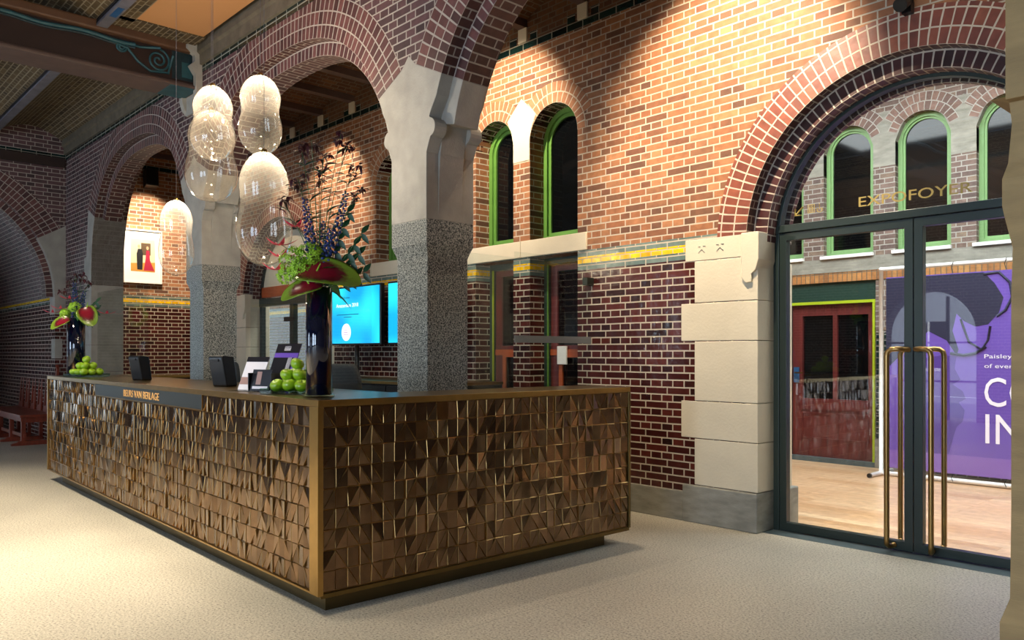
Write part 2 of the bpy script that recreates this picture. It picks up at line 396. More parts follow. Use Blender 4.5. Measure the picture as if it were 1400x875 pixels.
def thing(name, label, cat, loc=(0,0,0), rz=0, group=None):
    o = bpy.data.objects.new(name, None); C.objects.link(o); o.empty_display_size = .1
    o.location = loc; o.rotation_euler = (0, 0, rz); o['label'] = label; o['category'] = cat
    if group: o['group'] = group
    return o
def tag(o, label, cat, group=None):
    o['label'] = label; o['category'] = cat
    if group: o['group'] = group
    return o
def struct_root(name, loc=(0,0,0)):
    o = bpy.data.objects.new(name, None); C.objects.link(o); o.location = loc; o['kind'] = 'structure'; return o
TRIM = [0]
def trim(mb, **k):
    TRIM[0] += 1
    return mb.build('trim_%d' % TRIM[0], kind='structure', **k)

def text_mesh(name, body, width, height, material, parent, origin, xdir=(1,0,0), updir=(0,0,1), depth=.002, center=False):
    cu = bpy.data.curves.new(name, 'FONT'); cu.body = body; cu.size = 1; cu.extrude = .01; cu.resolution_u = 3
    t = bpy.data.objects.new(name, cu); C.objects.link(t)
    dg = bpy.context.evaluated_depsgraph_get(); me = bpy.data.meshes.new_from_object(t.evaluated_get(dg))
    bpy.data.objects.remove(t); bpy.data.curves.remove(cu)
    xs = [v.co.x for v in me.vertices]; ys = [v.co.y for v in me.vertices]
    x0, x1, y0, y1 = min(xs), max(xs), min(ys), max(ys)
    X = Vector(xdir).normalized(); U = Vector(updir).normalized(); N = X.cross(U)
    for v in me.vertices:
        a = (v.co.x-x0)/(x1-x0)*width - (width/2 if center else 0); b = (v.co.y-y0)/(y1-y0)*height; c = v.co.z/.01*depth
        v.co = X*a + U*b + N*c
    me.materials.clear(); me.materials.append(M[material] if isinstance(material, str) else material)
    o = bpy.data.objects.new(name, me); C.objects.link(o); o.parent = parent; o.location = origin
    return o

# ------------------------------------------------------------------ key dimensions
YA0, YA1 = 3.40, 3.83         # arcade wall
YW0, YW1 = 5.55, 5.95         # window wall
XE = -13.8                    # end wall
COLX = [-8.73, -4.755, -.78, 3.2]
AC = [-10.72, -6.745, -2.77, 1.21]   # arch centres
HA, HB, ZC = 1.765, 1.74, 2.36
def sup(t, off=0, a=HA, b=HB, n=2.5):
    """point of the arch curve at parameter t in 0..pi with outward offset"""
    c, s = math.cos(t), math.sin(t)
    x = a*math.copysign(abs(c)**(2/n), c); z = b*abs(s)**(2/n)
    gx = math.copysign((abs(x)/a)**(n-1)/a, x); gz = (z/b)**(n-1)/b
    g = math.hypot(gx, gz) or 1
    return x+gx/g*off, z+gz/g*off
# parameter at which |x| = 1.60
TS = math.acos((1.60/HA)**(2.5/2))
def arc_pts(cx, off, t0, t1, n=40, zc=ZC, **k):
    out = []
    for i in range(n+1):
        x, z = sup(t0+(t1-t0)*i/n, off, **k); out.append((cx+x, zc+z))
    return out

# ------------------------------------------------------------------ floor
mb = MB()
mb.box((-18, -7, -.1), (6, 5.62, 0), 'terrazzo')
mb.build('floor', kind='structure')
mb = MB(); mb.box((-7.5, 5.95, -.1), (3, 9.8, 0), 'wood_floor'); o = trim(mb)
mb = MB(); mb.box((-3.23, 5.62, -.1), (-.9, 5.95, .001), 'slate'); trim(mb)
mb = MB(); mb.box((-18, 5.62, -.1), (-3.23, 5.95, 0), 'slate'); mb.box((-.9, 5.62, -.1), (6, 5.95, 0), 'slate'); trim(mb)

# ------------------------------------------------------------------ arcade wall
ZT = 4.37
out = [(XE, 0), (-12.485, 0)]
n = 6
for k, cx in enumerate(AC[:3]):
    inner = arc_pts(cx, 0, PI, PI-TS, 8)
    if k == 0: out += inner
    outer = arc_pts(cx, .33, PI-TS, TS, 44)
    out += outer
    out.append((COLX[k], 3.50))
out += arc_pts(AC[3], .33, PI-TS, PI/2, 22)
out += [(AC[3], ZT), (XE, ZT)]
out = [(x, min(z, ZT)) for x, z in out]
# drop duplicates
cl = [out[0]]
for p in out[1:]:
    if (Vector(p)-Vector(cl[-1])).length > 1e-4: cl.append(p)
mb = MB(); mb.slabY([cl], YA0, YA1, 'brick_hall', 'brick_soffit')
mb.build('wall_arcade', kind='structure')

# arch rings
for k, cx in enumerate(AC):
    mb = MB()
    t0, t1 = PI-TS, (TS if k < 3 else PI/2)
    N = 60
    def ring(off0, off1, yf, yb, mf, msof, back=True):
        A = arc_pts(cx, off0, t0, t1, N); B = arc_pts(cx, off1, t0, t1, N)
        d = 0
        for i in range(N):
            w = math.hypot(A[i+1][0]-A[i][0], A[i+1][1]-A[i][1])
            uv = [(d, 0), (d+w, 0), (d+w, off1-off0), (d, off1-off0)]
            f = [(A[i][0], yf, A[i][1]), (A[i+1][0], yf, A[i+1][1]), (B[i+1][0], yf, B[i+1][1]), (B[i][0], yf, B[i][1])]
            mb.face(f[::-1], mf, uv[::-1])
            f2 = [(x, yb, z) for x, y, z in f]
            mb.face(f2, mf, uv)
            g = [(A[i][0], yf, A[i][1]), (A[i][0], yb, A[i][1]), (A[i+1][0], yb, A[i+1][1]), (A[i+1][0], yf, A[i+1][1])]
            mb.face(g[::-1], msof, [(0, d), (yb-yf, d), (yb-yf, d+w), (0, d+w)][::-1])
            d += w
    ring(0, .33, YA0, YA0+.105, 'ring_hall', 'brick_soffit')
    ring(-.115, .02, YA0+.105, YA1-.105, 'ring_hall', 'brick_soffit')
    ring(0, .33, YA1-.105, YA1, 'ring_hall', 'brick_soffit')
    trim(mb)

# ------------------------------------------------------------------ columns
def springer(cx, left=True, right=True, core=False, tan=False):
    """stone outline of the column head, right half mirrored; x relative to the column axis"""
    # right-hand side arch has its centre at cx + 1.985
    half = 1.985
    def side():
        P = []
        off = -.115 if core else 0
        if core:
            P += [(.215, 2.33)]
            for z, x in ((2.6, .222), (2.8, .236), (3.0, .272)): P.append((x, z))
            for i in range(7):
                t = PI-TS*(.6+.4*i/6); x, z = sup(t, off); P.append((half+x, ZC+z))
            x, z = sup(PI-TS, .0); P.append((half+x, ZC+z))
            P.append((half+x, ZC+z+.05))
        else:
            P += [(.215, 2.33), (.215, 2.80), (.228, 2.83), (.245, 2.87), (.262, 2.90)]
            for i in range(9):   # the rounded ear
                a = -PI*.45+PI*.9*i/8
                P.append((.245+.068*math.cos(a), 2.965+.068*math.sin(a)))
            P += [(.247, 3.045), (.262, 3.075)]
            for i in range(5):
                t = PI-TS*(.82+.18*i/4); x, z = sup(t, 0); P.append((half+x+.0, ZC+z))
            x, z = sup(PI-TS, .33); P.append((half+x, ZC+z))
        return P
    R = side()
    top = [] if core else [(0, 3.53)]
    if core: R = R[:-1]+[(.12, R[-1][1])]
    L = [(-x, z) for x, z in R][::-1]
    return [(cx+x, z) for x, z in R+top+L]
def column(cx, wide='granite', stone='stone_hall'):
    r = struct_root('column')
    r.location = (cx, (YA0+YA1)/2, 0)
    def bd(mb, name): o = mb.build(name, parent=r, bevel=.004); o.location = (-r.location.x, -r.location.y, 0); return o
    d = .215
    if wide:
        mb = MB()
        # shaft with its wider head
        prof = [(d-.03, 0), (d-.03, 2.07), (d-.022, 2.10), (d, 2.16), (d, 2.33)]
        yc = (YA0+YA1)/2
        for (a, za), (b, zb) in zip(prof, prof[1:]):
            ca = [(-a, -a), (a, -a), (a, a), (-a, a)]; cb = [(-b, -b), (b, -b), (b, b), (-b, b)]
            for i in range(4):
                j = (i+1) % 4
                mb.face([(cx+ca[i][0], yc+ca[i][1], za), (cx+ca[j][0], yc+ca[j][1], za), (cx+cb[j][0], yc+cb[j][1], zb), (cx+cb[i][0], yc+cb[i][1], zb)], wide)
        mb.face([(cx-d, yc-d, 2.33), (cx+d, yc-d, 2.33), (cx+d, yc+d, 2.33), (cx-d, yc+d, 2.33)], wide)
        bd(mb, 'granite_shaft')
    sc_ = 1 if wide else .76
    nar = lambda L: [(cx+(x-cx)*(sc_ if z < 3.2 else 1), z) for x, z in L]
    mb = MB(); mb.slabY([nar(springer(cx))], YA0-.001, YA0+.107, stone); bd(mb, 'springer_stone')
    mb = MB(); mb.slabY([nar(springer(cx, core=True))], YA0+.105, YA1-.105, stone); bd(mb, 'springer_core')
    mb = MB(); mb.slabY([nar(springer(cx))], YA1-.107, YA1+.001, stone); bd(mb, 'springer_stone')
    return r
for cx in COLX[:2]: column(cx)
r = column(COLX[2], wide=None, stone='stone_tan')
# the tan pier at the right: shaft, cap block and foot
mb = MB(); cx = COLX[2]; yc = (YA0+YA1)/2
def sq(mb, d0, z0, d1, z1, m):
    ca = [(-d0, -d0), (d0, -d0), (d0, d0), (-d0, d0)]; cb = [(-d1, -d1), (d1, -d1), (d1, d1), (-d1, d1)]
    for i in range(4):
        j = (i+1) % 4
        mb.face([(cx+ca[i][0], yc+ca[i][1], z0), (cx+ca[j][0], yc+ca[j][1], z0), (cx+cb[j][0], yc+cb[j][1], z1), (cx+cb[i][0], yc+cb[i][1], z1)], m)
pf = [(.19, 0), (.19, .36), (.163, .45), (.16, .78), (.16, 1.6), (.156, 1.78), (.178, 1.90), (.184, 1.94), (.184, 2.04), (.168, 2.1), (.158, 2.25), (.165, 2.33), (.215, 2.34)]
for (a, za), (b, zb) in zip(pf, pf[1:]): sq(mb, a, za, b, zb, 'stone_tan')
o = mb.build('pier_shaft', parent=r, bevel=.004); o.location = (-r.location.x, -r.location.y, 0)

# quoin stones and springer of the end pier (proud by 3 mm)
mb = MB()
zs = [(0, .32, .50), (.32, .72, .34), (.72, 1.12, .50), (1.12, 1.5, .34), (1.5, 1.9, .5), (1.9, 2.36, .34)]
for z0, z1, w in zs: mb.box((-12.482-w, YA0-.003, z0), (-12.482, YA1+.003, z1-.004), 'stone_hall')
P = [(-12.482-.34, 2.36)]+arc_pts(AC[0], 0, PI, PI-TS, 8)
x, z = sup(PI-TS, .33); P += [(AC[0]+x, ZC+z), (AC[0]+x-.1, 2.78), (-12.82, 2.76)]
P = [(x, z) for x, z in P if True]
mb.slabY([P], YA0-.003, YA1+.003, 'stone_hall')
trim(mb, bevel=.004)

# spandrel blocks above the column heads, tile band and cornice
for cx in COLX[:3]:
    mb = MB(); mb.box((cx-.17, YA0-.02, 3.98), (cx+.17, YA0+.1, ZT), 'stone_hall'); trim(mb, bevel=.004)
mb = MB(); mb.box((XE, YA0-.004, ZT), (AC[3], YA1+.004, ZT+.07), 'green_tile'); trim(mb)
mb = MB()
prof = [(YA0-.0, ZT+.07), (YA0-.03, ZT+.075), (YA0-.035, ZT+.18), (YA0-.06, ZT+.20), (YA0-.06, ZT+.25), (YA0, ZT+.6)]
Yc = [(y, z) for y, z in prof]+[(YA1, ZT+.6), (YA1, ZT+.07)]
mb.prism([Yc], lambda u, v: (AC[3], u, v), lambda u, v: (XE, u, v), 'cornice'); trim(mb)

# ------------------------------------------------------------------ window wall
CX, CZ = -2.15, 2.24      # right big arch
CX2 = -11.08              # far big arch
def arcp(cx, cz, r, a0, a1, n=28): return [(cx+r*math.cos(a0+(a1-a0)*i/n), cz+r*math.sin(a0+(a1-a0)*i/n)) for i in range(n+1)]
def win_hole(x0, x1, z0, ztop, grow=0):
    r = (x1-x0)/2+grow; c = (x0+x1)/2
    return [(c-r, z0), (c+r, z0)]+arcp(c, ztop-(x1-x0)/2, r, 0, PI, 18)
WINS = [(-6.54, -5.95), (-5.71, -5.07), (-8.45, -7.80)]
DOORS = [(-6.54, -5.95), (-5.71, -5.07)]
RI, RO = 1.18, 1.42
def notch(cx):   # big arch opening profile, left to right
    return [(cx-RI-.0, 0), (cx-RI, CZ)]+[(cx-RO, CZ+.07)]+[p for p in arcp(cx, CZ, RO, PI-.05, .05, 40)]+[(cx+RO, CZ+.07), (cx+RI, CZ), (cx+RI, 0)]
ZW = 4.41
out = [(XE-.3, 0)]+notch(CX2)
for a, b in DOORS: out += [(a, 0), (a, 2.33), (b, 2.33), (b, 0)]
out += notch(CX)+[(3.2, 0), (3.2, ZW), (XE-.3, ZW)]
# keep the outline simple: insert arch pieces in order of x
holes = [win_hole(a, b, 2.5, 3.79, .21 if False else 0) for a, b in WINS]
def ring_cut(a, b): return win_hole(a, b, 2.5, 3.79)
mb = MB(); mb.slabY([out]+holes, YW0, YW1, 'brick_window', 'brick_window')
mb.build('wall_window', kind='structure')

def polar_ring(mb, cx, cz, r0, r1, a0, a1, yf, yb, mf, ms, n=40, plane='Y'):
    P = lambda r, a, y: (cx+r*math.cos(a), y, cz+r*math.sin(a))
    for i in range(n):
        a, b = a0+(a1-a0)*i/n, a0+(a1-a0)*(i+1)/n
        u0, u1 = (a-a0)*(r0+r1)/2, (b-a0)*(r0+r1)/2
        mb.face([P(r0, a, yf), P(r1, a, yf), P(r1, b, yf), P(r0, b, yf)], mf, [(u0, 0), (u0, r1-r0), (u1, r1-r0), (u1, 0)])
        mb.face([P(r0, a, yb), P(r0, a, yf), P(r0, b, yf), P(r0, b, yb)], ms, [(yb-yf, u0), (0, u0), (0, u1), (yb-yf, u1)])
        mb.face([P(r1, a, yf), P(r1, a, yb), P(r1, b, yb), P(r1, b, yf)], ms, [(0, u0), (yb-yf, u0), (yb-yf, u1), (0, u1)])
        mb.face([P(r0, a, yb), P(r1, a, yb), P(r1, b, yb), P(r0, b, yb)][::-1], mf, [(u0, 0), (u0, r1-r0), (u1, r1-r0), (u1, 0)][::-1])
YF = 5.80  # plane of the glazed doors
for cx in (CX, CX2):
    mb = MB()
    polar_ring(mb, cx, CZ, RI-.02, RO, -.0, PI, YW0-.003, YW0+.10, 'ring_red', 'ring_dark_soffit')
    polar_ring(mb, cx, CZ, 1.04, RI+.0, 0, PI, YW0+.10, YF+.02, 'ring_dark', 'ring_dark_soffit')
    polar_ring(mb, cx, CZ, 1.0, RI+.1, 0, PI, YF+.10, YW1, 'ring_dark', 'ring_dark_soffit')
    # stilts below the ring
    trim(mb)
# stone quoins of the big openings
def quoin_pier(cx, sgn):
    e = cx+sgn*(-1.06)      # jamb line at lower part (door opening edge)
    mb = MB()
    def bx(w, z0, z1, m='stone_warm', y0=YW0-.004):
        a, b = e, e-sgn*w
        mb.box((min(a, b), y0, z0), (max(a, b), YW1, z1-.004), m)
    j = .46
    bx(.66, 2.13, 2.31+.0)
    for z0, z1, w in ((1.79, 2.13, .57), (1.48, 1.79, .70), (.995, 1.48, .57), (.69, .995, .70), (.31, .69, .57)): bx(w, z0, z1)
    return mb, e
for cx in (CX, CX2):
    for sgn in (1, -1):
        mb, e = quoin_pier(cx, sgn)
        trim(mb, bevel=.005)
        mb = MB()
        a, b = e+sgn*.0, e-sgn*.68
        mb.box((min(a, b), YW0-.02, 0), (max(a, b), YW1, .305), 'stone_plinth'); trim(mb, bevel=.01)
        # corbel under the inner ring
        mb = MB()
        s = sgn
        P = [(0, 2.31), (s*.02, 2.31), (s*.13, 2.31), (s*.13, 2.12), (s*.115, 2.04), (s*.08, 2.0), (s*.06, 1.995), (s*.06, 1.90), (0, 1.86)]
        # sits on the jamb between the wall face and the door frame
        P = [(e-s*.12+x*.0+ (x), z) for x, z in P]
        P = [(e-s*.13, 1.97), (e-s*.13, 2.31), (e+s*.02, 2.31), (e+s*.02, 2.1), (e-s*.005, 2.02), (e-s*.04, 1.99), (e-s*.04, 1.93), (e-s*.09, 1.92)]
        mb.slabY([P], YW0-.03, YF-.03, 'stone_warm'); trim(mb, bevel=.006)
# carved marks on the top stone
for k, dx in enumerate((.33, .50)):
    mb = MB(); x = CX-1.06-dx
    for a, b in (((-.035, .02), (-.012, .02)), ((.012, .02), (.035, .02)), ((-.03, -.03), (0, -.005)), ((0, -.005), (.03, -.03))):
        mb.tube([(x+a[0], YW0-.006, 2.225+a[1]), (x+b[0], YW0-.006, 2.225+b[1])], .003, 'stone_plinth', 5)
    trim(mb)
# plinth of the window wall
mb = MB()
for a, b in ((-4.99, CX-1.06-.68), (XE, CX2-1.06-.68), (CX2+1.06+.68, -6.6)):
    mb.box((a, YW0-.016, 0), (b, YW0+.05, .243), 'stone_plinth')
trim(mb, bevel=.006)
# sills, mushrooms, rings of the small windows
for a, b in WINS:
    c = (a+b)/2; r = (b-a)/2; zc = 3.79-r
    mb = MB()
    polar_ring(mb, c, zc, r, r+.105, .0, PI, YW0-.003, YW0+.09, 'ring_win', 'ring_dark_soffit', 24)
    polar_ring(mb, c, zc, r+.105, r+.2, .35, PI-.35, YW0-.004, YW0+.09, 'ring_win', 'ring_win', 24)
    trim(mb)
mb = MB()
def mush(c, w, z0=3.30):   # stone between two windows
    P = [(c-w, z0), (c+w, z0), (c+w, 3.50), (c+w+.03, 3.62), (c+w+.09, 3.74), (c, 3.93), (c-w-.09, 3.74), (c-w-.03, 3.62), (c-w, 3.50)]
    mb.slabY([P], YW0-.006, YW0+.33, 'stone_warm')
mush(-5.83, .118)
P = [(-8.45-.0, 3.3), (-8.45, 3.5), (-8.52, 3.68), (-8.6, 3.6), (-8.6, 3.3)]
trim(mb, bevel=.004)
mb = MB()
mb.box((-6.72, YW0-.02, 2.335), (-5.83, YW0+.28, 2.50), 'stone_warm'); mb.box((-5.825, YW0-.02, 2.335), (-4.95, YW0+.28, 2.50), 'stone_warm')
mb.box((-8.56, YW0-.02, 2.335), (-7.68, YW0+.28, 2.50), 'stone_warm')
trim(mb, bevel=.006)
# windows: green frames with dark glass
for i, (a, b) in enumerate(WINS):
    root = struct_root('window_%d' % (i+1))
    c = (a+b)/2; r = (b-a)/2; zc = 3.79-r
    def bd(mb, nm): return mb.build(nm, parent=root)
    mb = MB()
    for (g0, g1, y0, y1) in ((0, .05, YW0+.19, YW0+.27), (.045, .085, YW0+.215, YW0+.26)):
        O = [(a+g0, 2.5+g0*.8), (b-g0, 2.5+g0*.8)]+arcp(c, zc, r-g0, 0, PI, 18)
        I = [(a+g1, 2.5+g1), (b-g1, 2.5+g1)]+arcp(c, zc, r-g1, 0, PI, 18)
        mb.slabY([O, I[::-1]], y0, y1, 'green')
    bd(mb, 'window_frame')
    mb = MB(); mb.slabY([[(a+.08, 2.58), (b-.08, 2.58)]+arcp(c, zc, r-.08, 0, PI, 18)], YW0+.235, YW0+.245, 'glass_dark'); bd(mb, 'window_glass')
# lower door openings: green frame, red-wood framed glazed door
for i, (a, b) in enumerate(DOORS):
    root = struct_root('door_%d' % (i+2))
    y = YW0+.2
    mb = MB(); mb.slabY([[(a, 0), (b, 0), (b, 2.33), (a, 2.33)], [(a+.05, 0.02), (a+.05, 2.27), (b-.04, 2.27), (b-.04, .02)]], y, y+.1, 'dark_green')
    mb.box((a+.045, y-.004, 0), (a+.06, y+.01, 2.27), 'lime' if i == 0 else 'green')
    mb.build('door_frame', parent=root)
    mb = MB(); A, B = a+.07, b-.05
    mb.slabY([[(A, .02), (B, .02), (B, 2.26), (A, 2.26)], [(A+.09, 1.46), (B-.02, 1.46), (B-.02, 2.2), (A+.09, 2.2)], [(A+.16, .9), (B-.05, .9), (B-.05, 1.34), (A+.16, 1.34)]], y+.03, y+.08, 'redwood')
    mb.box((A, y+.02, 1.36), (B, y+.085, 1.42), 'orange_wood')
    mb.slabY([[(A+.12, .84), (B-.01, .84), (B-.01, 1.38), (A+.12, 1.38)], [(A+.17, .9), (B-.05, .9), (B-.05, 1.34), (A+.17, 1.34)]], y+.015, y+.03, 'orange_wood')
    mb.build('door_leaf', parent=root)
    mb = MB(); mb.box((A+.05, y+.05, .85), (B-.01, y+.056, 2.22), 'glass_dark'); mb.build('door_glass', parent=root)
mb = MB(); mb.box((-5.52, YW0+.19, 1.27), (-5.40, YW0+.215, 1.45), 'white'); tag(mb.build('wall_notice', bevel=.004), 'small white card fixed on the dark door beside the glass screen', 'notice')

# top band and cornice of the window wall
mb = MB(); mb.box((XE, YW0-.004, ZW), (3.2, YW1, ZW+.07), 'green_tile')
trim(mb)
mb = MB(); mb.box((XE, YW0, ZW+.07), (3.2, YW1, 5.3), 'vault_red'); trim(mb)

# ------------------------------------------------------------------ corridor ceiling: beams across with brick vaults
BX = [-.2-.8*k for k in range(18)]
mb = MB()
for x in BX:
    mb.box((x-.05, YA1, 4.62), (x+.05, YW0, 4.72), 'beam_flange')
trim(mb)
mb = MB()
for x in BX[:-1]:
    A = []; B = []
    for i in range(9):
        t = i/8; xx = x-.05-.7*t; z = 4.70+.12*math.sin(PI*t); A.append((xx, YA1, z)); B.append((xx, YW0, z))
    mb.strip(A, B, 'vault_red', uva=0, uvb=1.72)
# joints along Y: swap uv so that courses run across
mb.uv = [[(q[1], q[0]) for q in f] for f in mb.uv]
mb.build('ceiling_corridor', kind='structure')
for k, x in enumerate(BX[:-1]):      # blocks under the beam ends on the window wall
    mb = MB(); mb.box((x-.06, YW0-.02, 4.48), (x+.06, YW0, 4.62), 'stone_warm')
    mb.box((x-.2, YW0-.006, 4.485), (x-.1, YW0, 4.56), 'green_tile'); mb.box((x+.1, YW0-.006, 4.485), (x+.2, YW0, 4.56), 'green_tile')
    trim(mb)

# ------------------------------------------------------------------ hall ceiling: ribs along X, brick vaults, beams along Y
RY = [3.34, 2.42, 1.48, .54, -.4, -1.34, -2.28, -3.22, -4.16, -5.1, -6.04]
mb = MB()
SPR = 4.66
def vault_bay(x0, x1, y0, y1):
    A = []; B = []
    for i in range(13):
        t = i/12; y = y0+(y1-y0)*t; z = SPR+.16*math.sin(PI*t)
        A.append((x0, y, z)); B.append((x1, y, z))
    d = 0
    for i in range(12):
        w = (Vector(A[i+1])-Vector(A[i])).length
        mb.face([A[i], B[i], B[i+1], A[i+1]], 'vault', [(x0, d), (x1, d), (x1, d+w), (x0, d+w)]); d += w
for i in range(len(RY)-1):
    ya = RY[i]-(.05 if i else 0); yb = RY[i+1]+.05
    vault_bay(XE-4, -8.25 if i == 0 else 3.2, ya, yb)
mb.build('ceiling', kind='structure')
for y in RY[1:6]:
    mb = MB()
    mb.box((XE, y-.05, SPR-.07), (3.2, y+.05, SPR-.02), 'grey_paint'); mb.box((XE, y-.02, SPR-.02), (3.2, y+.02, SPR+.05), 'grey_paint')
    mb.box((XE, y-.05, SPR-.045), (3.2, y-.046+.0, SPR-.025), 'grey_paint')
    x = -8.2
    while x < 3:
        mb.box((x, y-.03, SPR-.073), (x+.26, y+.03, SPR-.07), 'blue'); x += .62
    trim(mb)
# flat board in the first bay, lit by the pendants
mb = MB(); mb.box((-8.22, 2.64, SPR-.02), (3.1, 3.30, SPR+.02), 'ceil_orange'); trim(mb)
mb = MB(); mb.box((-8.30, 2.44, SPR-.03), (3.1, 2.64, SPR+.25), 'vault'); mb.box((-8.5, 2.44, SPR-.03), (-8.22, 3.32, SPR+.25), 'vault'); trim(mb)

def spiral(cy, cz, r0, turns, r1=.015, a0=0, s=1, n=40):
    return [(cy+(r0+(r1-r0)*i/n)*math.cos(a0+s*2*PI*turns*i/n), cz+(r0+(r1-r0)*i/n)*math.sin(a0+s*2*PI*turns*i/n)) for i in range(n+1)]
for bx in (-8.73, -4.755):
    x1 = bx+.15; x0 = bx-.15
    r = struct_root('beam')
    mb = MB(); mb.box((x0+.02, -6, 4.24), (x1-.02, YA0-.02, 4.64), 'beam'); mb.build('beam_web', parent=r)
    mb = MB(); mb.box((x0-.06, -6, 4.18), (x1+.06, YA0-.02, 4.215), 'beam_flange', ); mb.box((x0-.02, -6, 4.215), (x1+.02, YA0-.02, 4.24), 'beam_flange'); mb.build('beam_flange', parent=r, bevel=.008)
    mb = MB(); mb.box((x0-.05, -6, 4.56), (x1+.05, YA0-.02, 4.66), 'beam_top'); mb.build('beam_moulding', parent=r, bevel=.02)
    # painted scrolls and wavy line on the side
    mb = MB(); X = x1-.02+.002
    L = []
    for i in range(90):
        y = -3+i*(3+2.75)/89; L.append((X+.004, y, 4.525+.012*math.sin(y*9)))
    mb.tube(L, .022, 'teal', 6)
    mb.tube([(X+.004, p[1], p[2]-.03) for p in L], .012, 'teal_dark', 6)
    mb.box((X, 3.12, 4.27), (X+.004, 3.38, 4.56), 'teal_dark'); mb.box((X, 3.22, 4.30), (X+.008, 3.33, 4.46), 'teal')
    for cy, cz, rr, a0 in ((2.98, 4.42, .12, 1.4), (2.62, 4.47, .06, 2.0)):
        mb.tube([(X+.004, y, z) for y, z in spiral(cy, cz, rr, 2.2, .012, a0, -1)], .012, 'teal', 6)
    mb.tube([(X+.004, 2.5, 4.50), (X+.004, 2.68, 4.47), (X+.004, 2.78, 4.36), (X+.004, 2.9, 4.29), (X+.004, 3.08, 4.31), (X+.004, 3.13, 4.5)], .014, 'teal', 6)
    mb.tube([(X+.004, 2.6, 4.52), (X+.004, 2.8, 4.51), (X+.004, 3.0, 4.55)], .014, 'teal', 6)
    mb.box((x0-.05, 3.08, 4.176), (x1+.05, 3.36, 4.18), 'teal')
    mb.build('painted_scroll', parent=r)
    mb = MB()
    P = [(3.40, 4.0), (3.40, 4.68), (3.24, 4.68), (3.24, 4.60), (3.32, 4.54), (3.32, 4.47), (3.27, 4.42), (3.33, 4.33), (3.33, 4.15), (3.36, 4.05)]
    mb.slabX([P], bx+.24, bx+.16, 'stone_hall'); mb.slabX([P], bx-.16, bx-.24, 'stone_hall'); mb.build('corbel', parent=r, bevel=.004)

# ------------------------------------------------------------------ end wall with passage
mb = MB()
Rp, Yp, Zp = 1.77, 1.48, 2.25
A = [(Yp+Rp*math.cos(a), Zp+Rp*math.sin(a)) for a in [PI*i/36 for i in range(37)]]       # right to left
outl = [(YW1, 0), (YW1, 5.3), (-7, 5.3), (-7, 0), (Yp-Rp, 0)] + A[::-1] + [(Yp+Rp, 0)]
outA = [(3.6, 0), (3.6, 5.3), (-7, 5.3), (-7, 0), (Yp-Rp, 0)] + A[::-1] + [(Yp+Rp, 0)]
mb.slabX([outA], XE, XE-.35, 'brick_end')
mb.slabX([[(3.6, 0), (YW1, 0), (YW1, 5.3), (3.6, 5.3)]], XE, XE-.35, 'brick_window')
mb.build('wall_end', kind='structure')
# passage behind
mb = MB()
d = 0
for i in range(36):
    a, b = A[i], A[i+1]; w = math.hypot(a[0]-b[0], a[1]-b[1])
    mb.face([(XE-.35, a[0], a[1]), (XE-.35, b[0], b[1]), (XE-4, b[0], b[1]), (XE-4, a[0], a[1])][::-1], 'brick_hall', [(0, d), (0, d+w), (3.65, d+w), (3.65, d)][::-1]); d += w
mb.face([(XE-.35, Yp+Rp, 0), (XE-4, Yp+Rp, 0), (XE-4, Yp+Rp, Zp), (XE-.35, Yp+Rp, Zp)], 'brick_end')
mb.face([(XE-.35, Yp-Rp, 0), (XE-4, Yp-Rp, 0), (XE-4, Yp-Rp, Zp), (XE-.35, Yp-Rp, Zp)], 'brick_end')
mb.box((XE-4.1, 3.0, 0), (XE-4, 4, 4.3), 'brick_hall'); mb.box((XE-4.1, -1, 3.6), (XE-4, 3.0, 4.3), 'brick_hall'); mb.box((XE-4.1, -1, 0), (XE-4, -.2, 3.6), 'brick_hall')
mb.box((XE-4.1, -.2, 0), (XE-4, .55, 3.6), 'brick_hall'); mb.box((XE-4.1, 1.4, 0), (XE-4, 3.0, 3.6), 'brick_hall')
mb.build('wall_passage', kind='structure')
root = struct_root('door_5')
mb = MB(); 
for y in (-.2, .55, 1.3, 2.05, 2.8): mb.box((XE-4.03, y, 0), (XE-3.97, y+.09, 3.6), 'navy_door')
for z in (0, 1.0, 2.2, 3.5): mb.box((XE-4.03, -.2, z), (XE-3.97, 3.0, z+.1), 'navy_door')
mb.build('door_frame', parent=root)
mb = MB(); mb.box((XE-4.0, -.2, 0), (XE-3.995, 3.0, 3.6), 'glass'); mb.build('door_glass', parent=root)
# arch rings on the end wall
mb = MB()
for (r0, r1, xf, xb) in ((Rp, Rp+.35, XE+.003, XE-.1), (Rp-.1, Rp+.02, XE-.1, XE-.35)):
    for i in range(48):
        a, b = -.0+PI*i/48, PI*(i+1)/48
        P = lambda r, t, x: (x, Yp+r*math.cos(t), Zp+r*math.sin(t))
        u0, u1 = a*(r0+r1)/2, b*(r0+r1)/2
        mb.face([P(r0, a, xf), P(r1, a, xf), P(r1, b, xf), P(r0, b, xf)], 'ring_hall', [(u0, 0), (u0, r1-r0), (u1, r1-r0), (u1, 0)])
        mb.face([P(r0, a, xb), P(r0, a, xf), P(r0, b, xf), P(r0, b, xb)], 'brick_soffit', [(xf-xb, u0), (0, u0), (0, u1), (xf-xb, u1)])
trim(mb)
mb = MB()   # stone springer and quoins at the passage jamb
Rq = Rp-.006
P = [(Yp+Rq, 1.98)]+[(Yp+Rq*math.cos(a), Zp+Rq*math.sin(a)) for a in [i*.13 for i in range(5)]]
a = .52; P += [(Yp+(Rp+.12)*math.cos(a), Zp+(Rp+.12)*math.sin(a)), (3.397, 3.35), (3.397, 1.98)]
mb.slabX([P], XE+.006, XE-.3, 'stone_hall')
for z0, z1, w in ((1.3, 1.6, .1), (.7, 1.0, .1)): mb.box((XE-.2, 3.244, z0), (XE+.006, 3.25+w, z1), 'stone_hall')
trim(mb, bevel=.004)
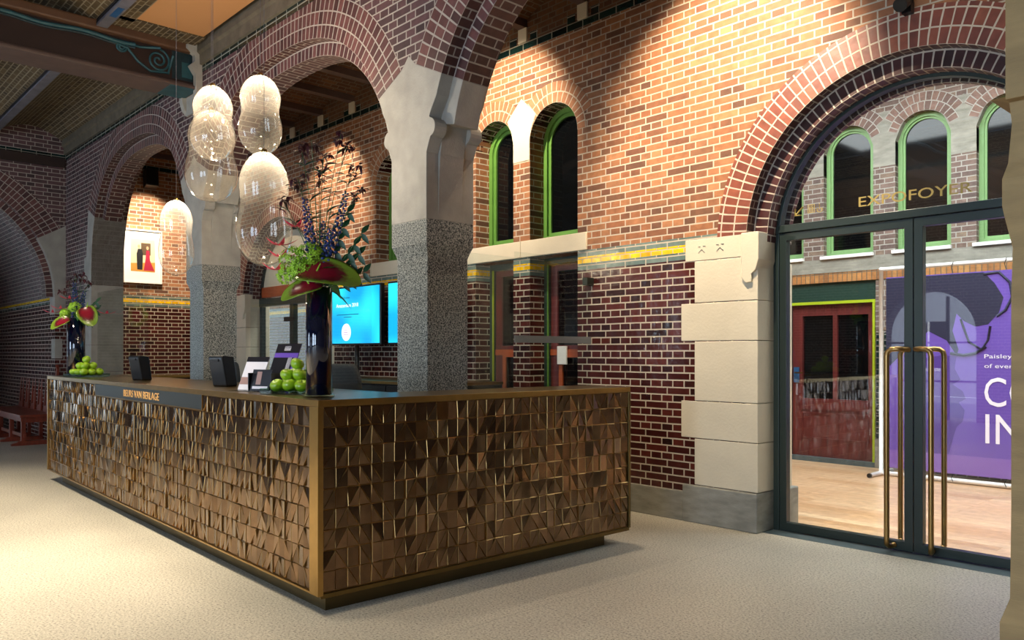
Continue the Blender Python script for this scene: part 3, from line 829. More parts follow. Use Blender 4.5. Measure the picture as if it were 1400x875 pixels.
# tile/cornice on end wall
mb = MB(); mb.box((XE, 2.2, 4.37), (XE+.004, 3.4, 4.44), 'green_tile'); mb.box((XE, -6, 4.24), (XE+.05, 3.38, 4.38), 'beam'); trim(mb)
mb = MB(); mb.box((XE, YA1, ZW), (XE+.006, YW0, ZW+.07), 'green_tile'); trim(mb)

# rear and side walls (behind the camera), with arched daylight openings
YR = -6.0
OPEN = [(-7.2, -5.4, 0, 2.67), (-11.6, -9.4, .25, 3.8), (-3.6, -1.4, .25, 3.8), (-.6, 1.6, .25, 3.8)]
outl = [(XE, 0), (-7.2, 0), (-7.2, 2.67-.9)]+arcp(-6.3, 1.77, .9, PI, 0, 20)+[(-5.4, 1.77), (-5.4, 0), (6, 0), (6, 5.3), (XE, 5.3)]
hol = [[(a, z0), (b, z0)]+arcp((a+b)/2, zt-(b-a)/2, (b-a)/2, 0, PI, 20) for a, b, z0, zt in OPEN[1:]]
mb = MB(); mb.prism([outl]+hol, lambda u, v: (u, YR-.4, v), lambda u, v: (u, YR, v), 'brick_hall'); mb.build('wall_rear', kind='structure')
mb = MB(); mb.box((3.2, YR, 0), (3.5, 9.8, 5.3), 'brick_hall'); mb.build('wall_side', kind='structure')
for i, (a, b, z0, zt) in enumerate(OPEN):
    root = struct_root('window_%d' % (i+4))
    mb = MB(); c = (a+b)/2
    for x in (a+(b-a)/3, a+2*(b-a)/3): mb.box((x-.03, YR-.25, z0), (x+.03, YR-.2, zt-.12), 'frame_green')
    zz = z0+.8
    while zz < zt-.3: mb.box((a, YR-.25, zz-.02), (b, YR-.2, zz+.02), 'frame_green'); zz += .8
    mb.build('window_frame', parent=root)
    mb = MB(); mb.box((a, YR-.23, z0), (b, YR-.225, zt), 'glass')
    # outside daylight is let in by the opening itself
mb = MB(); mb.box((-18.2, YR-.4, 5.3), (6, 10.2, 5.4), 'black_matte'); mb.build('sun_block_roof', kind='structure')  # unseen slab added above the ceilings to keep the sun from leaking in
# street behind: pavement and facade opposite
mb = MB(); mb.box((-22, -16, -.15), (10, YR-.4, -.02), 'daylight_wall'); mb.build('ground', kind='structure')
mb = MB()
mb.box((-22, -16.3, 0), (10, -16, 5.2), 'daylight_wall')
for k in range(12):
    x = -20+k*2.4
    mb.box((x, -16, .9), (x+1.1, -15.97, 2.4), 'glass_dark'); mb.box((x-.08, -15.99, .8), (x+1.18, -15.96, .9), 'white'); mb.box((x+.52, -15.97, .9), (x+.58, -15.94, 2.4), 'white')
mb.build('wall_street', kind='structure')
# ------------------------------------------------------------------ glazed arch doors (door_1)
root = struct_root('door_1')
def dbd(mb, nm, parent=None, **k): return mb.build(nm, parent=parent or root, **k)
y0, y1 = YF-.02, YF+.05
mb = MB()
xl, xr = CX-1.06, CX+1.06
mb.box((xl, y0, 0), (xl+.045, y1, 2.31), 'frame_green'); mb.box((xr-.045, y0, 0), (xr, y1, 2.31), 'frame_green')
mb.box((xl, y0-.01, 2.315), (xr, y1, 2.372), 'frame_green')
O = arcp(CX, CZ, 1.07, 0.06, PI-.06, 40); I = arcp(CX, CZ, 1.015, 0.06, PI-.06, 40)
for i in range(40):
    mb.prism([[I[i], O[i], O[i+1], I[i+1]]], lambda u, v: (u, y0, v), lambda u, v: (u, y1, v), 'frame_green')
dbd(mb, 'door_frame', bevel=.003)
mid = -2.165
def leaf(a, b, nm):
    mb = MB()
    mb.slabY([[(a, .008), (b, .008), (b, 2.31), (a, 2.31)], [(a+.058, .07), (a+.058, 2.252), (b-.058, 2.252), (b-.058, .07)]], y0+.005, y1-.005, 'frame_green')
    lf = dbd(mb, 'door_leaf', bevel=.002)
    mb = MB(); mb.box((a+.05, YF+.01, .06), (b-.05, YF+.02, 2.26), 'glass_door'); dbd(mb, 'door_glass', parent=lf)
    return lf
l1 = leaf(xl+.048, mid-.003, 'l'); l2 = leaf(mid+.003, xr-.048, 'r')
for lf, sx, xs in ((l1, -1, mid-.03), (l2, 1, mid+.03)):
    for yy, s in ((YF-.10, -1), (YF+.14, 1)):
        mb = MB(); X = xs+sx*.115
        ys = YF-.02 if s < 0 else YF+.05
        pts = [(xs, ys, 1.405), (xs+sx*.01, yy+.02*-s, 1.408), (xs+sx*.05, yy, 1.41), (xs+sx*.085, yy, 1.407), (xs+sx*.108, yy, 1.39), (X, yy, 1.36), (X, yy, .09), (X, yy, .055), (X-sx*.008, yy-s*.02, .04), (X-sx*.02, ys, .04)]
        mb.tube(pts, .018, 'brass_pull', 12); mb.build('door_pull', parent=lf)
mb = MB(); mb.slabY([[(CX-1.0, 2.36), (CX+1.0, 2.36)]+arcp(CX, CZ, 1.02, .12, PI-.12, 40)], YF+.01, YF+.02, 'glass_door'); fan = dbd(mb, 'fanlight_glass')
text_mesh('lettering', 'EXPOFOYER', .75, .072, 'letter_gold', root, (-2.55, YF+.004, 2.44))
mb = MB(); yy = YF+.004
mb.tube([(-2.975, yy, 2.50), (-3.04, yy, 2.44)], .006, 'letter_gold', 6); mb.tube([(-3.04, yy, 2.49), (-3.043, yy, 2.437), (-2.99, yy, 2.437)], .006, 'letter_gold', 6)
mb.build('arrow_sign', parent=root)
mb = MB()
x = -2.94
mb.slabY([[(x, 2.445), (x+.055, 2.445), (x+.055, 2.51), (x, 2.51)], [(x+.004, 2.449), (x+.004, 2.506), (x+.051, 2.506), (x+.051, 2.449)]], yy, yy+.003, 'letter_gold')
for dx in (.016, .039):
    mb.sphere((x+dx, yy, 2.498), .005, 'letter_gold', 8); mb.box((x+dx-.005, yy-.001, 2.47), (x+dx+.005, yy+.002, 2.49), 'letter_gold'); mb.box((x+dx-.003, yy-.001, 2.452), (x+dx+.003, yy+.002, 2.47), 'letter_gold')
mb.box((x+.026, yy, 2.449), (x+.029, yy+.003, 2.506), 'letter_gold')
mb.build('toilet_sign', parent=root)
mb = MB(); cx_, cz_ = -2.845, 2.462
mb.tube([(cx_+.02*math.cos(a), yy, cz_+.02*math.sin(a)) for a in [PI*.75+PI*1.5*i/14 for i in range(15)]], .0035, 'letter_gold', 6)
mb.tube([(cx_-.002, yy, 2.497), (cx_-.002, yy, 2.467), (cx_+.014, yy, 2.467), (cx_+.02, yy, 2.452)], .0035, 'letter_gold', 6); mb.sphere((cx_-.002, yy, 2.503), .005, 'letter_gold', 8)
mb.build('wheelchair_sign', parent=root)

mb = MB(); mb.box((xl-.25, YF+.07, .3), (xl+.0, 6.08, 2.1), 'stone_warm'); mb.box((xl-.25, YF+.07, 0), (xl+.045, 6.10, .31), 'stone_plinth'); trim(mb, bevel=.01)
# far arched doorway: glazed portal, another brick building with a tile band behind it
root = struct_root('door_6')
mb = MB(); a, b = CX2-1.06, CX2+1.06
mb.box((a, y0, 0), (a+.07, y1, 2.3), 'frame_green'); mb.box((b-.07, y0, 0), (b, y1, 2.3), 'frame_green'); mb.box((a, y0, 2.26), (b, y1, 2.42), 'orange_wood'); mb.box((a, y0-.02, 2.12), (b, y1, 2.24), 'frame_green')
mb.box((CX2-.06, y0, 0), (CX2+.06, y1, 2.2), 'frame_green'); mb.box((CX2-.17, y0-.04, 1.86), (CX2+.12, y0, 1.93), 'black')
O = arcp(CX2, CZ, 1.06, 0.02, PI-.02, 40); I = arcp(CX2, CZ, 1.0, 0.02, PI-.02, 40)
for i in range(40): mb.prism([[I[i], O[i], O[i+1], I[i+1]]], lambda u, v: (u, y0, v), lambda u, v: (u, y1, v), 'frame_green')
dbd(mb, 'door_frame', parent=root)
mb = MB(); mb.box((a+.05, YF+.01, .05), (b-.05, YF+.018, 2.2), 'glass'); dbd(mb, 'door_glass', parent=root)
mb = MB(); mb.slabY([[(CX2-1.0, 2.42), (CX2+1.0, 2.42)]+arcp(CX2, CZ, 1.01, .2, PI-.2, 40)], YF+.01, YF+.02, 'stone_warm'); dbd(mb, 'fanlight', parent=root)
text_mesh('lettering', 'UESPO', .55, .13, 'redwood', root, (CX2+.05, YF+.003, 2.47))
mb = MB(); mb.box((-18, 8.0, 0), (-8.2, 8.3, 4.6), 'brick_window'); mb.build('wall_portal', kind='structure')
mb = MB(); mb.box((-18, 5.95, -.1), (-7.6, 8.0, 0), 'slate'); trim(mb)

# ------------------------------------------------------------------ foyer beyond the glass
YB = 9.8
FW = [(-6.49, -5.89), (-5.62, -5.02), (-4.75, -4.13), (-3.87, -3.26), (-3.0, -2.38), (-2.12, -1.5), (-1.24, -.62), (-.36, .26)]
hol = [[(a, 2.6), (b, 2.6)]+arcp((a+b)/2, 4.19-(b-a)/2, (b-a)/2, 0, PI, 18) for a, b in FW]
mb = MB(); mb.slabY([[(-7.5, 2.51), (3.2, 2.51), (3.2, 5.3), (-7.5, 5.3)]]+hol, YB, YB+.3, 'brick_foyer')
mb.box((-7.5, YB, 0), (-5.3, YB+.3, 2.39), 'brick_foyer'); mb.box((-4.1, YB, 0), (3.2, YB+.3, 2.27), 'brick_foyer')
mb.build('wall_foyer', kind='structure')
mb = MB(); mb.box((-7.5, YB-.02, 2.39), (3.2, YB+.3, 2.56), 'stone_plinth'); trim(mb)
mb = MB(); mb.box((-5.3, YB-.015, 2.27), (3.2, YB+.3, 2.39), 'brick_soldier'); trim(mb)
mb = MB()
for a, b in zip(FW, FW[1:]):
    c = (a[1]+b[0])/2; w = (b[0]-a[1])/2
    mb.slabY([[(c-w, 3.62), (c+w, 3.62), (c+w, 3.9), (c+w+.06, 4.05), (c+w+.13, 4.17), (c, 4.28), (c-w-.13, 4.17), (c-w-.06, 4.05), (c-w, 3.9)]], YB-.004, YB+.12, 'stone_plinth')
trim(mb)
for a, b in FW:
    mb = MB(); c = (a+b)/2; r = (b-a)/2
    polar_ring(mb, c, 4.19-r, r, r+.11, .35, PI-.35, YB-.006, YB+.1, 'ring_foyer', 'ring_foyer', 20); polar_ring(mb, c, 4.19-r, r+.11, r+.22, .6, PI-.6, YB-.006, YB+.1, 'ring_foyer', 'ring_foyer', 20); trim(mb)
for i, (a, b) in enumerate(FW):
    root = struct_root('window_%d' % (i+9)); c = (a+b)/2; r = (b-a)/2; zc = 4.19-r
    mb = MB()
    for g0, g1, ya, yb in ((0, .05, YB+.08, YB+.16), (.045, .075, YB+.1, YB+.15)):
        mb.slabY([[(a+g0, 2.6+g0), (b-g0, 2.6+g0)]+arcp(c, zc, r-g0, 0, PI, 18), ([(a+g1, 2.6+g1), (b-g1, 2.6+g1)]+arcp(c, zc, r-g1, 0, PI, 18))[::-1]], ya, yb, 'green_foyer')
    mb.build('window_frame', parent=root)
    mb = MB(); mb.box((a-.03, YB-.05, 2.56), (b+.01, YB+.08, 2.60), 'white'); mb.build('window_sill', parent=root, bevel=.003)
    mb = MB(); mb.slabY([[(a+.07, 2.67), (b-.07, 2.67)]+arcp(c, zc, r-.07, 0, PI, 18)], YB+.12, YB+.13, 'glass_dark'); mb.build('window_glass', parent=root)
root = struct_root('door_7')
mb = MB(); mb.box((-5.3, YB+.02, 2.02), (-4.1, YB+.2, 2.27), 'dark_green'); mb.box((-5.3, YB+.0, 2.0), (-4.1, YB+.2, 2.035), 'lime'); mb.box((-4.14, YB+.0, 0), (-4.11, YB+.2, 2.0), 'lime'); mb.build('door_frame', parent=root)
mb = MB()
mb.slabY([[(-5.3, 0.06), (-4.14, .06), (-4.14, 2.0), (-5.3, 2.0)], [(-5.06, .80), (-5.06, 1.86), (-4.655, 1.86), (-4.655, .80)], [(-4.60, .80), (-4.60, 1.86), (-4.21, 1.86), (-4.21, .80)]], YB+.05, YB+.11, 'redwood')
mb.slabY([[(-5.07, .28), (-4.2, .28), (-4.2, .62), (-5.07, .62)], [(-5.05, .30), (-5.05, .60), (-4.22, .60), (-4.22, .30)]], YB+.04, YB+.05, 'redwood')
mb.box((-5.08, YB+.035, .66), (-4.2, YB+.05, .78), 'redwood'); mb.box((-5.2, YB+.045, .06), (-5.19, YB+.05, 2.0), 'black')
lf = mb.build('door_leaf', parent=root)
mb = MB(); mb.box((-5.06, YB+.09, .8), (-4.21, YB+.095, 1.86), 'glass_dark'); mb.build('door_glass', parent=lf)
mb = MB(); mb.box((-5.17, YB+.03, 1.0), (-5.1, YB+.05, 1.2), 'blue'); mb.tube([(-5.13, YB+.03, 1.13), (-5.13, YB-.02, 1.13), (-5.02, YB-.02, 1.13)], .01, 'brass', 8); mb.build('door_handle', parent=lf)
mb = MB(); mb.box((-5.3, YB-.02, 0), (-4.1, YB+.2, .06), 'slate'); trim(mb)
# dark glazed pilaster right of the door
mb = MB()
for k in range(17): mb.box((-4.09, YB-.012, .36+k*.075), (-3.9, YB+.0, .36+k*.075+.066), 'green_tile')
mb.box((-4.1, YB-.01, 1.66), (-3.9, YB, 2.05), 'brick_foyer'); mb.box((-4.1, YB-.03, 0), (-3.6, YB, .35), 'stone_plinth'); trim(mb)
mb = MB(); mb.box((-7.6, 5.95, 0), (-7.5, YB, 5.3), 'brick_foyer'); mb.build('wall_foyer_side', kind='structure')
mb = MB(); mb.box((-7.5, 5.95, 4.9), (3.2, YB, 5.0), 'grey_paint'); mb.build('ceiling_foyer', kind='structure')
M['lamp'] = emis('lamp_glow', 'fff2d8', 12)
for k, (x, y) in enumerate(((-4.2, 7.3), (-2.6, 7.3), (-1.0, 7.3), (-3.4, 8.6))):
    r = thing('ceiling_lamp', ['round recessed lamp nearest the red door in the foyer ceiling', 'round recessed lamp over the middle of the foyer', 'round recessed lamp over the purple banner side of the foyer', 'round recessed lamp close to the green windows'][k], 'lamp', (x, y, 4.9))
    mb = MB(); mb.lathe([(.05, 0), (.09, 0), (.095, -.02), (.07, -.03), (.05, -.02)], (0, 0, 0), 'white', 20); mb.build('lamp_ring', parent=r)
    mb = MB(); mb.lathe([(.0, -.015), (.055, -.015)], (0, 0, 0), 'lamp', 20); mb.build('lamp_disc', parent=r)

# banner and its stand
st = thing('banner_stand', 'white tubular metal stand holding the purple banner on the wood floor', 'stand', (-2.6, 9.25, 0))
def sb(mb, nm, **k):
    o = mb.build(nm, parent=st, **k); o.location = (2.6, -9.25, 0); return o
mb = MB(); mb.tube([(-3.81, 9.25, .03), (-3.81, 9.25, 2.33), ], .022, 'white_metal', 12); mb.sphere((-3.81, 9.25, 2.33), .026, 'white_metal', 10); sb(mb, 'upright')
mb = MB(); mb.tube([(-1.2, 9.25, .03), (-1.2, 9.25, 2.33), ], .022, 'white_metal', 12); mb.sphere((-1.2, 9.25, 2.33), .026, 'white_metal', 10); sb(mb, 'upright')
mb = MB(); mb.tube([(-3.81, 9.25, 2.33), (-1.2, 9.25, 2.33)], .022, 'white_metal', 12); sb(mb, 'crossbar')
mb = MB(); mb.tube([(-3.81, 9.25, .03), (-1.2, 9.25, .03)], .025, 'white_metal', 12); sb(mb, 'crossbar')
for x in (-3.81, -1.2):
    mb = MB(); mb.tube([(x, 8.95, .026), (x, 9.55, .026)], .025, 'white_metal', 12); f = sb(mb, 'foot')
    mb = MB(); mb.tube([(x, 8.93, .026), (x, 8.955, .026)], .026, 'black', 12); mb.build('end_cap', parent=f)
for x, z0, z1 in ((-3.05, 2.23, 2.35), (-2.55, 2.23, 2.35), (-3.05, .02, .1), (-2.55, .02, .1)):
    mb = MB(); mb.tube([(x, 9.22, z0), (x-.01, 9.2, (z0+z1)/2), (x, 9.23, z1)], .004, 'black', 5); sb(mb, 'hook')
M['purple'] = mat('banner_purple', '6448a6', .6); M['purple_light'] = mat('banner_purple_light', '7c5ab0', .6); M['purple_dark'] = mat('banner_purple_dark', '4b2f86', .6)
M['banner_black'] = mat('banner_black', '1b1b38', .6); M['banner_white'] = mat('banner_white', 'ece6f4', .6)
bn = thing('banner', 'purple banner with a black hat shape and white lettering on the tubular stand', 'banner', (-2.6, 9.25, 0))
def bb(mb, nm, **k):
    o = mb.build(nm, parent=bn, **k); o.location = (2.6, -9.25, 0); return o
mb = MB(); mb.box((-3.75, 9.240, .10), (-1.3, 9.244, 2.23), 'purple'); bb(mb, 'cloth')
mb = MB(); yb = 9.2385
mb.slabY([[(-3.75, .10), (-1.3, .10), (-1.3, .30), (-3.75, .30)]], yb-.0005, yb, 'purple_light'); bb(mb, 'lower_field')
mb = MB()
mb.slabY([[(-3.75, 2.22), (-3.75, 1.2), (-3.45, 1.5), (-3.3, 1.62), (-3.12, 1.52), (-3.02, 1.36), (-3.0, 1.42), (-3.06, 1.62), (-3.02, 1.80), (-2.95, 1.72), (-2.84, 1.66), (-2.72, 1.68), (-2.62, 1.80), (-2.58, 1.95), (-2.66, 2.10), (-2.76, 2.22)]], yb-.0006, yb, 'banner_black')
mb.tube([(-2.76, yb, 2.2), (-2.62, yb, 2.21), (-2.52, yb, 2.10), (-2.5, yb, 1.95), (-2.56, yb, 1.82), (-2.64, yb, 1.76)], .014, 'banner_black', 5)
mb.tube([(-2.98, yb, 1.74), (-2.9, yb, 1.5), (-2.78, yb, 1.42), (-2.72, yb, 1.52), (-2.7, yb, 1.66)], .012, 'banner_black', 5)
mb.tube([(-3.08, yb, 1.38), (-2.95, yb, 1.36), (-2.84, yb, 1.38), (-2.74, yb, 1.45)], .016, 'banner_black', 5)
bb(mb, 'hat_print')
mb = MB(); mb.slabY([[(-3.15, 1.36), (-3.02, 1.34), (-3.04, 1.22), (-2.98, 1.1), (-3.06, 1.05), (-2.96, .98), (-2.93, .9), (-3.0, .86), (-2.94, .78), (-2.96, .66), (-3.02, .6), (-3.1, .3), (-3.5, .3), (-3.5, 1.3)]], yb-.0004, yb, 'purple_dark'); bb(mb, 'profile_print')
for s, x, z, w, h in (('Paisley Pa', -2.755, 1.315, .37, .055), ('of everyth', -2.755, 1.215, .37, .055), ('CO', -2.755, .83, .47, .30), ('IN', -2.745, .45, .34, .30)):
    text_mesh('lettering', s, w, h, 'banner_white', bn, (x+2.6, yb-.002-9.25, z), depth=.0006)

# ------------------------------------------------------------------ reception counter
ct = thing('reception_counter', 'long L-shaped bronze reception counter clad in faceted triangular tiles', 'counter', (-3.76, 2.12, 0), math.radians(-1.36))
LL, LS, HC = 6.10, 2.47, 1.135
TD, TW = .74, .46     # depth of the long and the short arm
mb = MB()
mb.prism([[(0.018, -.018), (.018, LS+.01), (-TW, LS+.01), (-TW, TD), (-LL-.01, TD), (-LL-.01, -.018)]], lambda u, v: (u, v, HC), lambda u, v: (u, v, HC-.034), 'brass_dark', 'brass')
mb.build('counter_top', parent=ct, bevel=.002)
mb = MB()
z0, z1 = .115, HC-.034
mb.prism([[(0, 0), (0, LS), (-TW+.03, LS), (-TW+.03, TD-.03), (-LL, TD-.03), (-LL, 0)]], lambda u, v: (u, v, z1), lambda u, v: (u, v, z0), 'black_matte')
mb.build('carcass', parent=ct)
mb = MB(); mb.prism([[(-.075, .075), (-.075, LS-.17), (-TW+.08, LS-.17), (-TW+.08, TD-.09), (-LL+.25, TD-.09), (-LL+.25, .075)]], lambda u, v: (u, v, .115), lambda u, v: (u, v, 0), 'plinth_metal')
mb.build('plinth', parent=ct)
mb = MB()
mb.box((-.075, -.02, z0-.004), (.0, .0, z1), 'brass'); mb.box((0, -.02, z0-.004), (.02, .012, z1), 'brass')
mb.box((-LL-.012, -.02, z0), (-LL+.02, 0, z1), 'brass'); mb.box((0, LS-.01, z0), (.02, LS+.01, z1), 'brass_dark')
mb.box((-LL, -.016, z0-.006), (0, .0, z0+.006), 'brass'); mb.box((0, 0, z0-.02), (.016, LS, z0+.004), 'brass_dark')
mb.build('corner_trim', parent=ct, bevel=.0015)
def tiles(W, rows, cols, fmap, seed, skip=None):
    """aligned grid of upright cells, most cut by a diagonal into two tilted facets"""
    rnd = random.Random(seed); mb = MB(); rh = (z1-z0-.012)/rows; cw = W/cols; g = .0011
    prev = {}
    def piece(pts, hs):
        n = len(pts)
        cu = sum(p[0] for p in pts)/n; cv = sum(p[1] for p in pts)/n; q = .075 if n == 3 else .04
        ch = sum(hs)/n
        bot = [fmap(p[0], p[1], 0) for p in pts]; mid_ = [fmap(p[0], p[1], max(h-.0022, .0005)) for p, h in zip(pts, hs)]
        top = [fmap(p[0]+(cu-p[0])*q, p[1]+(cv-p[1])*q, h+(ch-h)*q) for p, h in zip(pts, hs)]
        mb.face(top, 'bronze')
        for i in range(n):
            j = (i+1) % n; mb.face([mid_[i], mid_[j], top[j], top[i]], 'bronze_edge')
        top = mid_
        for i in range(n):
            j = (i+1) % n; mb.face([bot[i], bot[j], top[j], top[i]], 'bronze_edge')
    for r in range(rows):
        zt = z1-.004-r*rh; zb = zt-rh+2*g
        for c in range(cols):
            a, b = c*cw+g, (c+1)*cw-g
            if skip and skip(r, a, cw): continue
            k = rnd.random()
            # a diagonal often runs on from the cell above
            up_l, up_r = prev.get((r-1, c-1)), prev.get((r-1, c+1))
            if up_l == 'B' and k < .55: t = 'B'
            elif up_r == 'F' and k < .75: t = 'F'
            elif k < .38: t = 'F'
            elif k < .76: t = 'B'
            else: t = 'N'
            prev[r, c] = t
            lo, hi = .003, rnd.choice((.009, .012, .016))
            if t == 'F':      # rising to the right
                h = [rnd.choice((lo, hi)) for _ in range(2)]
                piece([(a, zb+2*g), (b-2*g, zt), (a, zt)], [hi, lo+.004, h[0]])
                piece([(a+2*g, zb), (b, zb), (b, zt-2*g)], [lo+.003, h[1], hi])
            elif t == 'B':
                h = [rnd.choice((lo, hi)) for _ in range(2)]
                piece([(a, zb), (b-2*g, zb), (a, zt-2*g)], [h[0], lo+.002, hi])
                piece([(b, zb+2*g), (b, zt), (a+2*g, zt)], [hi, h[1], lo+.003])
            else:
                p, q = rnd.choice(((lo, hi), (hi, lo), (.008, .008)))
                piece([(a, zb), (b, zb), (b, zt), (a, zt)], [p, q, q, p])
    return mb
mb = tiles(LL-.09, 9, 80, lambda u, v, n: (-u-.077, -n, v), 3, skip=lambda r, u, w: r == 0 and 1.62 < u+w*.5+.077 < 4.17)
mb.box((-LL, -.0015, z0), (-.075, -.0005, z1), 'bronze_edge')
mb.build('tile_cladding', parent=ct, weld=False)
mb = tiles(LS-.024, 9, 33, lambda u, v, n: (n, u+.013, v), 5)
mb.box((.0005, .012, z0), (.0015, LS-.01, z1), 'bronze_edge')
mb.build('tile_cladding', parent=ct, weld=False)
mb = MB(); mb.box((-4.20, -.017, z1-.10), (-1.60, 0, z1-.001), 'plaque'); mb.box((-4.205, -.019, z1-.105), (-1.595, 0, z1-.1), 'brass'); mb.box((-1.6, -.019, z1-.105), (-1.592, 0, z1-.001), 'brass'); mb.box((-4.208, -.019, z1-.105), (-4.2, 0, z1-.001), 'brass')
pq = mb.build('name_plaque', parent=ct)
text_mesh('lettering', 'BEURS VAN BERLAGE', .88, .056, 'letter_brass', pq, (-3.34, -.0175, z1-.078), depth=.002)

HT = HC
# ------------------------------------------------------------------ things on the counter
def apple(idx, loc, first=[None]):
    if first[0] is None:
        r = thing('apple', '', 'apple', loc)
        mb = MB(); R = .0415; n = 20; prof = []
        for i in range(17):
            t = PI*i/16; rr = R*math.sin(t)*(1+.06*math.cos(t)); z = R*.9*math.cos(t)-.012*math.exp(-((t)/.35)**2)+.008*math.exp(-((PI-t)/.3)**2)
            prof.append((max(rr, 0), z))
        mb.lathe(prof[::-1], (0, 0, 0), 'apple', n); mb.build('flesh', parent=r)
        mb = MB(); mb.tube([(0, 0, .022), (.002, 0, .032), (.006, 0, .042)], .0014, 'stem_brown', 5); mb.build('stem', parent=r)
        first[0] = r; return r
    o = first[0]; r = o.copy(); C.objects.link(r); r.location = loc
    for ch in o.children:
        c = ch.copy(); C.objects.link(c); c.parent = r
    return r
rnd = random.Random(4)
def pile(cx, cy, ang, grp, where):
    d = .0855; L = []
    lay = [(3, HT+.012+.040, 'bottom layer'), (2, HT+.012+.040+.064, 'middle layer'), (1, HT+.012+.040+.128, 'top')]
    for n, z, nm in lay:
        for i in range(n):
            for j in range(n):
                x = (i-(n-1)/2)*d; y = (j-(n-1)/2)*d
                X = cx+x*math.cos(ang)-y*math.sin(ang); Y = cy+x*math.sin(ang)+y*math.cos(ang)
                a = apple(0, (X, Y, z)); a.rotation_euler = (rnd.uniform(-.6, .6), rnd.uniform(-.6, .6), rnd.uniform(0, 6))
                colm = ['left', 'middle', 'right'][i] if n == 3 else (['left', 'right'][i] if n == 2 else '')
                row = ['front', 'second', 'back'][j] if n == 3 else (['front', 'back'][j] if n == 2 else '')
                a['label'] = ('green apple on the very top of %s' % where) if n == 1 else 'green apple in the %s, %s row %s, of %s' % (nm, row, colm, where)
                a['group'] = grp
pile(-4.47, 2.37, .5, 'green apples in the pyramid by the dark vase', 'the nearer pyramid')
pile(-9.12, 2.44, .3, 'green apples in the pyramid at the far end', 'the farther pyramid')
for (x, y, a, lb) in ((-4.47, 2.37, .5, 'clear glass tray under the nearer apple pyramid'), (-9.12, 2.44, .3, 'clear glass tray under the apple pyramid at the far end')):
    mb = MB(); h = .155
    mb.box((-h, -h, 0), (h, h, .008), 'glass_green'); 
    for s in (-1, 1):
        mb.box((-h, s*h-.003, .008), (h, s*h+.003, .035), 'glass_green'); mb.box((s*h-.003, -h, .008), (s*h+.003, h, .035), 'glass_green')
    o = mb.build('glass_tray', loc=(x, y, HT+.001)); o.rotation_euler.z = a; tag(o, lb, 'tray')

def vase(x, y, lb, r=.072, h=.615):
    v = thing('vase', lb, 'vase', (x, y, HT))
    mb = MB(); mb.lathe([(r, .012), (r, h), (r-.006, h), (r-.006, .03), (0, .03)], (0, 0, 0), 'navy_glass', 40); mb.build('body', parent=v)
    mb = MB(); mb.lathe([(r+.012, 0), (r+.016, .003), (r+.016, .012), (r, .014)], (0, 0, 0), 'glass_green', 40); mb.build('glass_foot', parent=v)
vase(-4.05, 2.28, 'tall dark blue glass cylinder vase at the near corner of the counter')
vase(-9.42, 2.42, 'tall dark blue glass cylinder vase at the far end of the counter', r=.085, h=.62)

def leaf_blade(mb, base, d, up, L, W, m, bend=.3, n=6, fold=.15, heart=False):
    """a leaf from base along d with its face towards up"""
    d = Vector(d).normalized(); s = d.cross(Vector(up)).normalized(); u = s.cross(d).normalized(); base = Vector(base)
    P = []
    for i in range(n+1):
        t = i/n
        w = W*(math.sin(PI*min(1, t**.8*1.0)) if not heart else math.sqrt(max(0, 1-(2*t-.72)**2/ (1.28**2 if t > .36 else .8**2)))) 
        c = base+d*(L*t)-u*(bend*L*t*t)
        P.append((c-s*w/2+u*fold*w/2, c, c+s*w/2+u*fold*w/2, t, w))
    for a, b in zip(P, P[1:]):
        uv = lambda t, w, k: ((t-.35)*1.6, k*w/W*.8)
        mb.face([a[0], a[1], b[1], b[0]], m, [uv(a[3], a[4], -1), uv(a[3], 0, 0), uv(b[3], 0, 0), uv(b[3], b[4], -1)], True)
        mb.face([a[1], a[2], b[2], b[1]], m, [uv(a[3], 0, 0), uv(a[3], a[4], 1), uv(b[3], b[4], 1), uv(b[3], 0, 0)], True)

